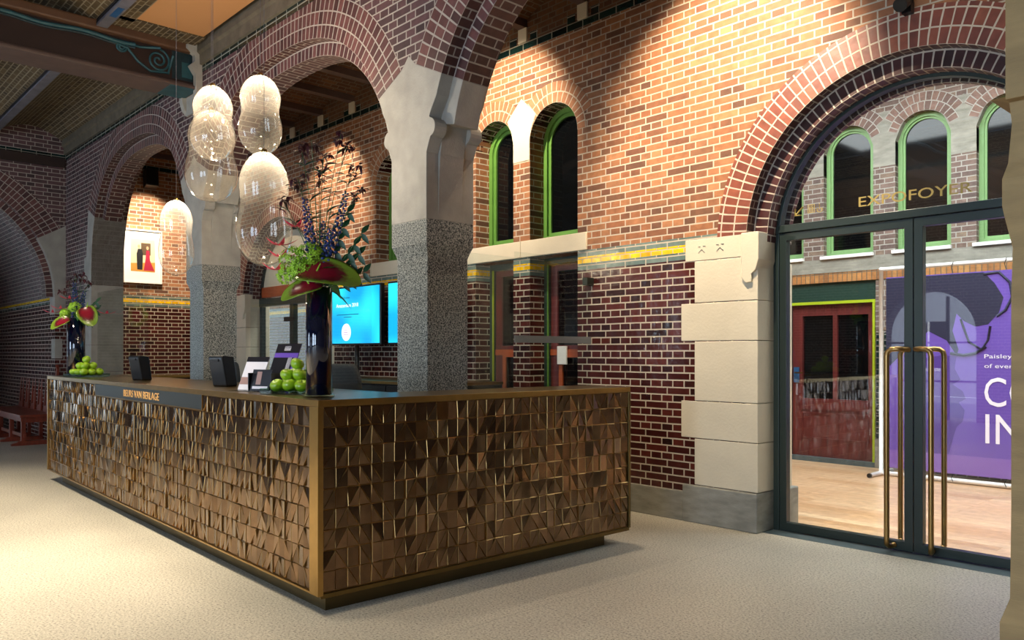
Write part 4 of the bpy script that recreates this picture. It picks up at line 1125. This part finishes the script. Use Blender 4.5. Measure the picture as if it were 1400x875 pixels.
def bouquet(x, y, z, lb, seed, S=1.0, near=True):
    rnd = random.Random(seed)
    b = thing('flower_bouquet', lb, 'flowers', (x, y, z)); b.scale = (S, S, S)
    V = Vector
    right = V((.681, .732, 0)); fwd = V((-.732, .681, 0)); up = V((0, 0, 1))
    def P(r, u, f=0): return right*r+up*u+fwd*f
    # anthurium: big cupped spathe
    specs = [((-.16, .10, -.05), (1, -.12, -.35), .34, .20, .25), ((.02, .02, -.09), (-1, .12, -.35), .22, .15, .2)] if near else \
            [((-.02, .0, -.08), (-.8, -.35, -.4), .20, .17, .2), ((.10, .12, -.06), (.6, -.7, -.3), .22, .2, .3)]
    specs = [((-.10, .08, -.10), (1, .06, -.12), .36, .26, .30), ((.04, .02, -.08), (-1, -.15, -.3), .24, .16, .3)] if near else specs
    for (p, d, L, W, bend) in specs:
        mb = MB(); leaf_blade(mb, P(*p), right*d[0]+up*d[1]+fwd*d[2], up*.75-fwd*.66, L, W, 'spathe', bend, 10, .35, heart=True)
        a = mb.build('anthurium', parent=b, weld=True)
        s = a.modifiers.new('s', 'SOLIDIFY'); s.thickness = .002; s2 = a.modifiers.new('ss', 'SUBSURF'); s2.levels = s2.render_levels = 1
        mb = MB(); q = P(*p)+(right*d[0]*.3+up*.02)*L; mb.tube([q, q+right*d[0]*.03+up*.05-fwd*.02], [.006, .003], 'hydrangea', 8); mb.build('spadix', parent=a)
    # big green leaves low
    for k in range(9 if near else 7):
        a = rnd.uniform(0, 2*PI); mb = MB()
        d = V((math.cos(a), math.sin(a), rnd.uniform(-.2, .6)))
        leaf_blade(mb, d*.03+up*rnd.uniform(0, .08), d, up, rnd.uniform(.12, .2), rnd.uniform(.05, .09), 'leaf', rnd.uniform(.3, .8)); mb.build('leaf', parent=b)
    # lime hydrangea heads
    for (r, u, f, R) in (((-.13, .16, -.02, .085), (-.04, .19, -.03, .075), (-.17, .09, .02, .07), (-.08, .10, -.05, .07)) if near else ((.0, .12, -.03, .06), (-.1, .06, -.02, .05))):
        mb = MB(); c = P(r, u, f)
        for k in range(90):
            t = math.acos(rnd.uniform(-.7, 1)); q = rnd.uniform(0, 2*PI); nrm = V((math.sin(t)*math.cos(q), math.sin(t)*math.sin(q), math.cos(t)))
            s = nrm.cross(V((.3, .5, .8))).normalized(); w = nrm.cross(s); o = c+nrm*R*rnd.uniform(.85, 1.05)
            for j in range(4):
                e = s*math.cos(j*PI/2)+w*math.sin(j*PI/2); g = s*math.cos(j*PI/2+PI/2)+w*math.sin(j*PI/2+PI/2)
                mb.face([o, o+e*.010-g*.006, o+e*.017+nrm*.003, o+e*.010+g*.006], 'hydrangea')
        mb.build('hydrangea_head', parent=b)
    # delphinium spikes
    for (r, f, h0, h1, lean) in (((-.03, 0, .12, .52, -.05), (.09, .02, .1, .56, .06), (.05, -.05, .05, .34, .03), (.01, .05, .1, .40, 0)) if near else ((.0, 0, .02, .38, -.02), (.04, .03, .05, .3, .03))):
        mb = MB(); base = P(r*.3, 0, f*.3); top = P(r+lean, h1, f)
        mb.tube([base, base.lerp(top, .5)+right*.01, top], [.004, .003, .0015], 'stem', 6)
        sp = mb.build('delphinium_stem', parent=b)
        mb = MB(); nfl = int((h1-h0)*190)
        for k in range(nfl):
            t = h0/h1+(1-h0/h1)*k/nfl; c = base.lerp(top, t); a = k*2.4; rr = .03*(1-.75*(k/nfl))+.004
            o = c+V((math.cos(a), math.sin(a), .1))*rr; sz = .0145*(1-.5*k/nfl)
            mb.sphere(o, sz, 'petal_blue', 6, (1, 1, .8))
        mb.build('delphinium_flowers', parent=sp)
    # dark orchid-like sprigs, tall
    tops = ((-.10, .80, 0), (-.05, .86, .03), (.12, .88, .02), (.16, .80, -.02), (.20, .68, 0), (-.20, .50, .0), (.03, .74, -.03), (-.13, .64, .04), (.22, .55, -.01), (.0, .66, .02)) if near else ((-.08, .40, 0), (-.02, .46, .02), (.06, .44, 0), (.12, .38, .02), (-.14, .28, 0))
    for (r, u, f) in tops:
        mb = MB(); base = P(0, 0, 0); t = P(r, u, f); m1 = base.lerp(t, .5)+right*(-.25*r)
        pts = [base*(1-s)*(1-s)+m1*2*s*(1-s)+t*s*s for s in [i/8 for i in range(9)]]
        mb.tube(pts, [.0025]*5+[.0018]*4, 'stem', 5); st_ = mb.build('sprig_stem', parent=b)
        mb = MB()
        for k in range(5 if near else 4):
            c = t+V((rnd.uniform(-.045, .045), rnd.uniform(-.03, .03), rnd.uniform(-.05, .03)))
            mb.tube([pts[-2], c], .001, 'stem_brown', 4)
            for j in range(5):
                d = V((rnd.uniform(-1, 1), rnd.uniform(-1, 1), rnd.uniform(-.6, .8))); leaf_blade(mb, c, d, up, rnd.uniform(.034, .055), .019, 'petal_maroon', .5, 4)
        mb.build('sprig_flowers', parent=st_)
        mb = MB()
        for s in range(3, 8):
            for sg in (-1, 1):
                if rnd.random() < .75:
                    d = right*sg*rnd.uniform(.6, 1)+up*rnd.uniform(.3, .9)+fwd*rnd.uniform(-.5, .5); leaf_blade(mb, pts[s], d, up, rnd.uniform(.06, .10), .026, 'leaf_dark', .4)
        mb.build('sprig_leaves', parent=st_)
    # side twigs with leaf pairs
    for (r, u) in (((.24, .32), (.22, .20), (.25, .10), (.16, .44)) if near else ((.2, .18), (.2, .1))):
        mb = MB(); base = P(.02, .0, 0); t = P(r, u, 0); pts = [base.lerp(t, s) for s in (0, .25, .5, .65, .8, 1)]
        mb.tube(pts, .0018, 'stem', 5)
        for p_ in pts[2:]:
            for sg in (-1, 1): leaf_blade(mb, p_, right*.5+up*sg*.7+fwd*.2*sg, -fwd, .075, .03, 'leaf_dark', .2)
        mb.build('leafy_twig', parent=b)
    # flame-coloured lilies
    for (r, u, f) in (((-.22, .26, 0), (-.12, .36, -.02), (-.24, .12, 0), (-.20, .19, -.03)) if near else ((-.06, .22, -.02), (-.24, .08, 0), (.30, .07, .02), (-.16, .12, 0))):
        mb = MB(); c = P(r, u, f); mb.tube([P(0, .02, 0), P(r*.5, u*.75, f), c], .0018, 'stem', 5); st_ = mb.build('lily_stem', parent=b)
        mb = MB()
        for j in range(6):
            a = j*PI/3; d = (right*math.cos(a)+fwd*math.sin(a))*.8+up*-.35; leaf_blade(mb, c, d, up, .085, .026, 'petal_pink', -.8, 6, .1)
        mb.build('lily_flower', parent=st_)
bouquet(-4.05, 2.28, HT+.60, 'tall bouquet of anthurium, blue spikes and dark sprigs in the near vase', 11)
bouquet(-9.42, 2.42, HT+.60, 'smaller bouquet with red and green blooms in the far vase', 23, S=1.05, near=False)

# payment terminals
def terminal(x, y, rz, lb, s=1.0):
    t = thing('payment_terminal', lb, 'payment terminal', (x, y, HT), rz); t.scale = (s, s, s)
    mb = MB(); P = [(-.04, .0), (.09, .0), (.05, .20), (.03, .225), (-.055, .215), (-.075, .19), (-.075, .17)]
    P = [(-.05, .0), (.055, .0), (.02, .215), (-.085, .225), (-.095, .205)]
    mb.prism([P], lambda u, v: (-.07, -u*-1, v), lambda u, v: (.07, u, v), 'black', flip=True); mb.build('housing', parent=t, bevel=.012)
    mb = MB(); mb.obox((0, -.094, .19), (.07, .012, .02), (0.1, 0, 0), 'rubber'); mb.build('card_slot', parent=t, bevel=.003)
    mb = MB(); mb.box((-.05, -.02, 0), (.05, .06, .012), 'black'); mb.build('foot', parent=t, bevel=.003)
terminal(-5.80, 2.49, .35, 'black tilted payment terminal beside the leaflet holder', 1.02)
terminal(-7.62, 2.50, .35, 'black tilted payment terminal near the far apple pyramid')

# office chairs behind the counter
def chair(x, y, rz, lb):
    t = thing('office_chair', lb, 'chair', (x, y, 0), rz)
    mb = MB(); pts = []
    W, H = .22, .29
    for i in range(9):
        v = i/8
        row = []
        for j in range(9):
            u = j/8*2-1
            w = W*(1-.25*max(0, v-.6)**1.5*4*.4)
            row.append(Vector((u*w*math.sqrt(max(.15, 1-max(0, v-.75)**2*9*u*u)), -.05*(1-u*u)+.02, .72+v*2*H)))
        pts.append(row)
    for i in range(8):
        for j in range(8): mb.face([pts[i][j], pts[i][j+1], pts[i+1][j+1], pts[i+1][j]], 'chair_fabric', smooth=True)
    o = mb.build('backrest', parent=t); m_ = o.modifiers.new('s', 'SOLIDIFY'); m_.thickness = .05; m_.offset = 0; s2 = o.modifiers.new('ss', 'SUBSURF'); s2.levels = s2.render_levels = 1
    mb = MB(); mb.lathe([(0, .60), (.2, .60), (.23, .62), (.23, .66), (.2, .69), (0, .70)], (0, -.22, 0), 'chair_fabric', 24); mb.build('seat', parent=t)
    mb = MB(); mb.tube([(0, -.22, .08), (0, -.22, .6)], .025, 'black', 10); mb.tube([(0, -.15, .6), (0, .04, .62), (0, .04, .8)], .018, 'black', 8); mb.build('column', parent=t)
    for k in range(5):
        a = 2*PI*k/5; mb = MB(); mb.tube([(0, -.22, .1), (.26*math.cos(a), -.22+.26*math.sin(a), .065)], [.022, .014], 'black', 8); l = mb.build('leg', parent=t)
        mb = MB(); mb.tube([(.26*math.cos(a)-.012, -.22+.26*math.sin(a), .028), (.26*math.cos(a)+.012, -.22+.26*math.sin(a), .028)], .028, 'rubber', 12); mb.build('caster', parent=l)
chair(-5.62, 3.38, .1, 'dark grey office chair behind the near vase'); chair(-7.7, 3.38, -.2, 'dark office chair showing behind the nearer payment terminal')

# leaflets in a holder
M['leaf_black'] = mat('leaflet_black', '15141c', .35); M['leaf_purple'] = mat('leaflet_purple', '6a4cae', .35); M['leaf_white'] = mat('leaflet_white', 'd9d6de', .35); M['leaf_skin'] = mat('leaflet_photo', '9c7d78', .4)
def leaflet(x, y, rz, w, h, tilt, base, art, lb):
    t = thing('leaflet', lb, 'leaflet', (x, y, HT+.006), rz); t.rotation_euler = (-tilt, 0, rz)
    mb = MB(); mb.box((-w/2, 0, 0), (w/2, .006, h), base); mb.build('paper', parent=t)
    for nm, (a, b, c, d), m in art:
        mb = MB(); mb.box((a*w-w/2, -.0008, b*h), (c*w-w/2, 0, d*h), m); mb.build(nm, parent=t)
    return t
leaflet(-5.02, 2.31, .35, .19, .235, .42, 'leaf_white', (('photo', (0, .16, 1, .38), 'leaf_skin'), ('headline', (0, .85, 1, 1), 'leaf_black')), 'white and brown leaflet leaning left of the purple ones')
leaflet(-4.82, 2.40, .35, .20, .33, .42, 'leaf_purple', (('photo', (0, .0, .85, .70), 'leaf_black'), ('headline', (0, .80, 1, 1), 'leaf_black'), ('logo', (.35, .85, .62, .95), 'leaf_white'), ('picture', (.62, .35, .78, .70), 'leaf_white')), 'tall purple and black leaflet leaning behind the others')
leaflet(-4.80, 2.28, .35, .16, .14, .25, 'leaf_black', (('headline', (.1, .1, .9, .22), 'leaf_white'), ('photo', (.25, .3, .5, .9), 'leaf_skin')), 'small black leaflet in front of the purple one')
hd = thing('leaflet_holder', 'clear acrylic leaflet holder with dark ribs beside the apples', 'holder', (-4.86, 2.32, HT), .35)
mb = MB(); mb.box((-.22, -.06, 0), (.18, .12, .005), 'glass'); mb.build('base', parent=hd)
mb = MB(); mb.box((-.05, -.06, .005), (-.044, .06, .12), 'black'); mb.build('divider', parent=hd)
mb = MB(); mb.box((.14, -.06, .005), (.146, .06, .12), 'black'); mb.build('divider', parent=hd)

# glass screens on the counter
for (x0, x1, yy, lb) in ((-9.75, -8.14, 2.72, 'clear glass screen standing behind the far vase and apples'),):
    mb = MB(); mb.box((x0, yy, HT+.001), (x1, yy+.01, 2.06), 'glass'); o = mb.build('glass_screen'); tag(o, lb, 'screen')
mb = MB(); mb.box((-6.0, 2.78, HT+.001), (-4.3, 2.79, 2.06), 'glass'); tag(mb.build('glass_screen'), 'clear glass screen behind the leaflets and nearer terminal', 'screen')

# glass partition between column and wall
gp = thing('glass_partition', 'clear glass partition with a grey frosted band between column and wall', 'partition', (-4.9, 4.6, 0))
def gb(mb, nm, **k): o = mb.build(nm, parent=gp, **k); o.location = (4.9, -4.6, 0); return o
mb = MB(); mb.box((-4.905, YA1+.01, .02), (-4.895, 4.575, 2.18), 'glass'); gb(mb, 'fixed_pane')
mb = MB(); mb.box((-4.905, 4.585, .02), (-4.895, YW0-.02, 2.23), 'glass'); pn = gb(mb, 'door_pane')
mb = MB(); mb.box((-4.907, 4.585, 1.47), (-4.893, YW0-.01, 1.53), 'frost'); mb.build('frosted_band', parent=pn)
mb = MB(); mb.box((-4.93, YW0-.09, 2.0), (-4.87, YW0-.0, 2.07), 'clip'); mb.build('hinge', parent=pn, bevel=.003)
mb = MB(); mb.box((-4.93, YW0-.09, .25), (-4.87, YW0-.0, .32), 'clip'); mb.build('hinge', parent=pn, bevel=.003)

# back counter, screens
bc = thing('back_counter', 'low dark back counter with an orange-brass edge under the wall screens', 'counter', (-7.6, 5.1, 0))
def kb(mb, nm, **k): o = mb.build(nm, parent=bc, **k); o.location = (7.6, -5.1, 0); return o
mb = MB(); mb.box((-9.6, 4.72, 0), (-6.1, YW0-.02, 1.06), 'black_matte'); kb(mb, 'body')
mb = MB(); mb.box((-9.62, 4.70, 1.06), (-6.08, YW0-.02, 1.09), 'brass'); kb(mb, 'top', bevel=.002)
for k in range(4):
    mb = MB(); mb.box((-9.58+k*.87, 4.705, .12), (-8.74+k*.87, 4.72, 1.04), 'black'); d_ = kb(mb, 'door', bevel=.003)
    mb = MB(); mb.box((-8.9+k*.87, 4.695, .95), (-8.82+k*.87, 4.705, .965), 'brass'); mb.build('handle', parent=d_)
lc = thing('side_cabinet', 'low dark cabinet with brass edge under the framed portrait', 'cabinet', (-13.5, 4.7, 0))
mb = MB(); mb.box((-.26, -.8, 0), (.1, .8, .98), 'black_matte'); mb.build('body', parent=lc)
mb = MB(); mb.box((-.26, -.82, .98), (.13, .8, 1.02), 'brass'); mb.build('top', parent=lc)
def tv(x0, x1, z0, z1, lb, txt):
    t = thing('wall_screen', lb, 'screen', ((x0+x1)/2, 5.17, z0))
    w = x1-x0; h = z1-z0
    mb = MB(); mb.box((-w/2, 0, 0), (w/2, .05, h), 'black'); mb.build('bezel', parent=t, bevel=.004)
    mb = MB(); mb.box((-w/2+.012, -.002, .02), (w/2-.03, .0, h-.02), 'screen'); pc = mb.build('picture', parent=t)
    mb = MB(); mb.tube([(-w/2+.5, .05, -.39), (-w/2+.5, .05, .1)], .028, 'black', 12); mb.box((-w/2+.4, -.05, -.405), (-w/2+.6, .13, -.385), 'black'); mb.build('pole', parent=t)
    if txt:
        M['ink'] = emis('screen_ink', '0c3a60', .8); M['ink_w'] = emis('screen_white', 'e9f2fb', 1.1); M['ink_p'] = emis('screen_pink', 'b890b8', .9)
        text_mesh('lettering', 'Welcome', .22, .035, 'ink', t, (-w/2+.20, -.0035, h-.15), depth=.0005)
        text_mesh('lettering', 'Amsterdam 2018', .50, .045, 'ink_w', t, (-w/2+.11, -.0035, h-.25), depth=.0005)
        mb = MB(); mb.box((-w/2+.12, -.003, h-.345), (-w/2+.62, -.002, h-.337), 'ink'); mb.box((-w/2+.28, -.003, h-.375), (-w/2+.46, -.002, h-.367), 'ink'); mb.build('small_print', parent=t)
        mb = MB(); mb.prism([[(-w/2+.34+.105*math.cos(a), .155+.105*math.sin(a)) for a in [2*PI*i/32 for i in range(32)]]], lambda u, v: (u, -.004, v), lambda u, v: (u, -.002, v), 'ink_w'); lg = mb.build('round_logo', parent=t)
        mb = MB()
        for q in range(3): mb.box((-w/2+.285, -.0055, .125+q*.024), (-w/2+.40-.02*q, -.0045, .134+q*.024), 'ink_p')
        mb.build('logo_print', parent=lg)
tv(-8.86, -7.77, 1.48, 2.19, 'wall screen with cyan welcome picture beside the near vase', True)
tv(-7.63, -6.54, 1.48, 2.19, 'second cyan wall screen half hidden behind the granite column', False)

# framed portrait photo
fx = XE+.02
pf_ = thing('framed_photo', 'white framed photo of a couple in formal dress on the lit brick wall', 'picture', (fx, 4.53, 2.53))
mb = MB(); w, h = .60, .88
mb.slabX([[(-w/2, 0), (w/2, 0), (w/2, h), (-w/2, h)], [(-w/2+.025, .025), (-w/2+.025, h-.025), (w/2-.025, h-.025), (w/2-.025, .025)]], .03, -.02, 'white'); mb.build('frame', parent=pf_)
mb = MB(); mb.slabX([[(-w/2+.02, .02), (w/2-.02, .02), (w/2-.02, h-.02), (-w/2+.02, h-.02)]], .012, -.01, 'white'); mb.build('mount', parent=pf_)
M['leaf_brown'] = mat('photo_doorway', '54432f', .5); M['photo_bg'] = mat('photo_cream', 'd8c9a4', .5); M['photo_floor'] = mat('photo_floor', 'c08a3c', .5); M['photo_dark'] = mat('photo_dark', '16161c', .5); M['photo_red'] = mat('photo_red', 'a01c3c', .5); M['photo_skin'] = mat('photo_skin', 'c89878', .5)
mb = MB()
a, b, c, d = -.19, .19, .19, .72
mb.slabX([[(a, c), (b, c), (b, d), (a, d)]], .014, .012, 'photo_bg'); mb.slabX([[(a, c), (b, c), (b, c+.16), (a, c+.13)]], .0145, .014, 'photo_floor'); mb.slabX([[(-.03, .46), (.12, .46), (.12, .66), (-.03, .66)]], .0146, .014, 'leaf_brown')
pr = mb.build('photo_print', parent=pf_)
mb = MB()
mb.slabX([[(-.09, .22), (-.01, .22), (-.0, .48), (-.02, .56), (-.08, .56), (-.1, .48)]], .0155, .015, 'photo_dark'); mb.slabX([[(-.065+.02*math.cos(t), .60+.03*math.sin(t)) for t in [2*PI*i/12 for i in range(12)]]], .0156, .015, 'photo_skin')
mb.slabX([[(.01, .21), (.18, .21), (.11, .38), (.10, .54), (.05, .54), (.04, .40)]], .0155, .015, 'photo_red'); mb.slabX([[(.07+.02*math.cos(t), .58+.03*math.sin(t)) for t in [2*PI*i/12 for i in range(12)]]], .0156, .015, 'photo_skin')
mb.build('couple', parent=pr)
# speaker
sp = thing('wall_speaker', 'black box speaker mounted high beside the framed photo', 'speaker', (XE, 4.62, 4.08)); sp.scale = (.75, .75, .75)
mb = MB(); mb.prism([[(.08, 0), (.30, .05), (.27, .42), (.05, .40)]], lambda u, v: (u, -.13, v), lambda u, v: (u, .13, v), 'black'); mb.build('cabinet', parent=sp, bevel=.01)
mb = MB(); mb.box((0, -.03, .15), (.1, .03, .25), 'black'); mb.build('bracket', parent=sp)

# bench in the passage mouth
bn2 = thing('bench', 'long dark red wooden bench with tall slatted back by the passage wall', 'bench', (-13.72, 2.78, 0))
mb = MB(); mb.box((-2.5, -.02, .42), (.02, .50, .46), 'bench_wood'); mb.build('seat', parent=bn2, bevel=.006)
mb = MB(); mb.box((-2.45, 0, .36), (-.02, .03, .42), 'bench_wood'); mb.box((-2.45, .04, .12), (-.02, .07, .17), 'bench_wood'); mb.build('rail', parent=bn2)
for k in range(4):
    x = -.04-.78*k
    mb = MB(); mb.box((x-.06, .01, .04), (x, .07, .42), 'bench_wood'); mb.box((x-.06, .42, .04), (x, .48, .42), 'bench_wood'); mb.box((x-.055, .07, .34), (x-.005, .42, .42), 'bench_wood')
    mb.prism([[(-.12, 0), (.52, 0), (.52, .06), (-.02, .07), (-.05, .045), (-.12, .03)]], lambda u, v: (x+.005, u, v), lambda u, v: (x-.065, u, v), 'bench_wood')
    mb.build('leg', parent=bn2, bevel=.004)
for k in range(6):
    x = -.12-.42*k
    mb = MB(); P = [(x-.15, .46), (x+.12, .46), (x+.09, 1.14), (x+.05, 1.18), (x+.02, 1.24), (x-.03, 1.24), (x-.07, 1.18), (x-.10, 1.14)]
    mb.prism([P, [(x-.09, .55), (x-.07, 1.0), (x-.03, 1.08), (x+.02, 1.08), (x+.05, 1.0), (x+.06, .55)]], lambda u, v: (u, .44+.06*(v-.46), v), lambda u, v: (u, .475+.06*(v-.46), v), 'bench_wood')
    sl = mb.build('back_slat', parent=bn2)
    mb = MB(); mb.prism([[(x-.06, .5), (x+.03, .5), (x+.03, 1.02), (x-.06, 1.02)]], lambda u, v: (u, .452+.06*(v-.46), v), lambda u, v: (u, .465+.06*(v-.46), v), 'bench_wood'); mb.build('splat', parent=sl)
mb = MB(); mb.box((-2.5, .47, .5), (0, .5, .56), 'bench_wood'); mb.build('back_rail', parent=bn2)

# ------------------------------------------------------------------ blown glass pendants
M['led'] = emis('pendant_led', 'fff0d0', 40)
def pendant(x, y, ztop, H, W1, W2, lb, pw=18):
    t = thing('pendant_lamp', lb, 'pendant lamp', (x, y, ztop-H), group=None)
    mb = MB(); prof = []
    N = 44
    for i in range(N+1):
        s = i/N; z = H*s
        # lower bulb wide, waist, upper bulb narrower, closed rounded top
        lo = W2*math.sqrt(max(0, 1-((s-.30)/.30)**2)) if s < .30 else 0
        if s < .30: r = lo
        else:
            u = (s-.30)/.70
            r = W2+(W1-W2)*(3*u**2-2*u**3)*1.0
            waist = math.exp(-((s-.55)/.12)**2); r *= 1-.12*waist
            if s > .70: r *= math.sqrt(max(0, 1-((s-.70)/.30)**2))**1.05
        if i == N: r = .012
        prof.append((max(r, .0), z))
    mb.lathe(prof, (0, 0, 0), 'glass_blown', 48); sh = mb.build('glass_shade', parent=t)
    mb = MB(); mb.lathe([(0, H+.015), (.018, H+.015), (.022, H), (.022, H-.03), (.016, H-.034)], (0, 0, 0), 'brass', 20); mb.build('cap', parent=t)
    mb = MB(); mb.lathe([(0, H-.036), (.016, H-.036)], (0, 0, 0), 'led', 16); mb.sphere((0, 0, H-.045), .011, 'led', 10); mb.build('light_source', parent=t)
    mb = MB(); zc = SPR-.02-(ztop-H); mb.tube([(0, 0, H+.01), (0, 0, zc)], .0015, 'grey_paint', 6); mb.build('cable', parent=t)
    mb = MB(); mb.lathe([(0, zc-.02), (.03, zc-.02), (.035, zc-.01), (.035, zc)], (0, 0, 0), 'ceil_orange', 20); mb.build('ceiling_rose', parent=t)
    L = bpy.data.lights.new('pendant_light', 'POINT'); L.energy = pw; L.color = (1, .88, .70); L.shadow_soft_size = .03
    lo = bpy.data.objects.new('pendant_light', L); C.objects.link(lo); lo.parent = t; lo.location = (0, 0, H-.06)
    return t
F_ = Vector((-.7324, .6808, 0)); R_ = Vector((.6808, .7324, 0))
def at(px, py, depth):
    p = F_*depth+R_*((px-700)/1097*depth); return p.x, p.y, 1.38+(483-py)/1097*depth
for (px, yt, yb, wt, wb, depth, lb) in ((289, 150, 277, 58, 69, 6.7, 'blown glass pendant lamp hanging behind and just below the leftmost tall one of the cluster'),
                                        (291, 117, 219, 50, 60, 6.1, 'blown glass pendant lamp with flared bright top, left front of the cluster'),
                                        (356, 103, 212, 54, 58, 6.0, 'topmost blown glass pendant lamp, squat double bulb on the right of the cluster'),
                                        (361, 207, 364, 64, 75, 5.4, 'largest blown glass pendant lamp, hanging lowest beside the bouquet'),
                                        (241, 273, 377, 42, 46, 7.1, 'small blown glass pendant lamp hanging low in front of the framed photo')):
    x, y, z = at(px, yt, depth); k = depth/1097
    y = min(y, 3.2)
    pendant(x, y, z, (yb-yt)*k, wt/2*k, wb/2*k, lb, 8 if depth == 6.7 else 18)

# spot fixture above the big arch
r = thing('spotlight', 'small black wall spotlight above the arch of the glazed doors', 'spotlight', (-2.10, YW0, 3.64))
mb = MB(); mb.box((-.03, -.06, -.02), (.03, 0, .06), 'black'); mb.build('bracket', parent=r)
mb = MB(); mb.tube([(0, -.05, .07), (0, -.16, .0)], .045, 'black', 14); mb.build('head', parent=r)

# ------------------------------------------------------------------ lights
def area(name, loc, rot, sx, sy, e, col=(1, 1, 1)):
    L = bpy.data.lights.new(name, 'AREA'); L.shape = 'RECTANGLE'; L.size = sx; L.size_y = sy; L.energy = e; L.color = col
    o = bpy.data.objects.new(name, L); C.objects.link(o); o.location = loc; o.rotation_euler = rot; return o
def spot(name, loc, target, e, ang, col=(1, .82, .6), blend=.6, r=.03):
    L = bpy.data.lights.new(name, 'SPOT'); L.energy = e; L.spot_size = math.radians(ang); L.spot_blend = blend; L.color = col; L.shadow_soft_size = r
    o = bpy.data.objects.new(name, L); C.objects.link(o); o.location = loc
    d = Vector(target)-Vector(loc); o.rotation_euler = d.to_track_quat('-Z', 'Y').to_euler(); return o
DAY = (.62, .79, 1.0)
for a, b, z0, zt in OPEN[1:]:
    area('window_daylight', ((a+b)/2, YR-.45, (z0+zt)/2), (-PI/2, 0, PI), (b-a), (zt-z0), 120*(b-a)*(zt-z0)/6, DAY)
# accent spots washing the window wall
for x, e, zt, an in ((-3.45, 380, 3.35, 78), (-1.2, 22, 3.5, 70), (-6.0, 230, 3.6, 68), (-9.4, 210, 3.35, 58), (-10.9, 60, 3.0, 50)):
    spot('wall_spot', (x+.25, 4.15, 4.5), (x, YW0, zt), e, an)
spot('wall_spot', (-12.9, 4.5, 4.4), (XE, 4.6, 3.0), 200, 70)
spot('wall_spot', (-12.6, 4.5, 4.4), (XE, 4.4, 2.0), 100, 70)
# ceiling lamps over the hall floor
for x, y, e in ((-9, .9, 420), (-7, .9, 560), (-5, .8, 600), (-3.6, .2, 240), (-11.2, .2, 60), (-1.0, 1.8, 60)):
    spot('ceiling_spot', (x, y, 4.5), (x, y, 0), e, 74, (1, .87, .66), .9, .15)
spot('counter_spot', (-5.2, 4.6, 4.4), (-4.2, 3.0, 1.1), 60, 60)
spot('corridor_spot', (-4.2, 4.7, 4.5), (-4.4, 4.9, 0), 110, 80)
SL = bpy.data.lights.new('sun', 'SUN'); SL.energy = 5; SL.angle = .01; SL.color = (1, .97, .92)
so = bpy.data.objects.new('sun', SL); C.objects.link(so); so.rotation_euler = Vector((-.25, -1, -.85)).to_track_quat('-Z', 'Y').to_euler()
area('passage_daylight', (XE-4.3, 1.4, 1.8), (0, -PI/2, 0), 3.4, 3.2, 5, (.55, .72, 1))
area('foyer_daylight', (-2.5, 7.4, 4.85), (0, 0, 0), 7, 2.6, 400, (.93, .97, 1))
area('portal_daylight', (-11, 6.9, 4.3), (0, 0, 0), 4, 1.5, 130, (.93, .97, 1))

w = bpy.data.worlds.new('world'); bpy.context.scene.world = w; w.use_nodes = True
bg = w.node_tree.nodes['Background']; bg.inputs[0].default_value = (.75, .87, 1.0, 1); bg.inputs[1].default_value = 2.2

# ------------------------------------------------------------------ camera and view
cam = bpy.data.cameras.new('camera'); co = bpy.data.objects.new('camera', cam); C.objects.link(co)
cam.sensor_width = 36; cam.lens = 1097/1400*36; cam.shift_y = 45.5/1400; cam.clip_start = .05
co.location = (0, 0, 1.38); co.rotation_euler = (PI/2, 0, math.radians(47.09))
sc = bpy.context.scene; sc.camera = co
sc.view_settings.view_transform = 'Standard'; sc.view_settings.look = 'None'; sc.view_settings.gamma = 1; sc.view_settings.use_curve_mapping = False
sc.view_settings.exposure = 0.85
sc.cycles.max_bounces = 10; sc.cycles.transparent_max_bounces = 16; sc.cycles.diffuse_bounces = 5; sc.cycles.glossy_bounces = 4
sc.cycles.sample_clamp_indirect = 6; sc.cycles.caustics_reflective = False; sc.cycles.caustics_refractive = False; sc.cycles.blur_glossy = 1.0
sc.cycles.use_denoising = True
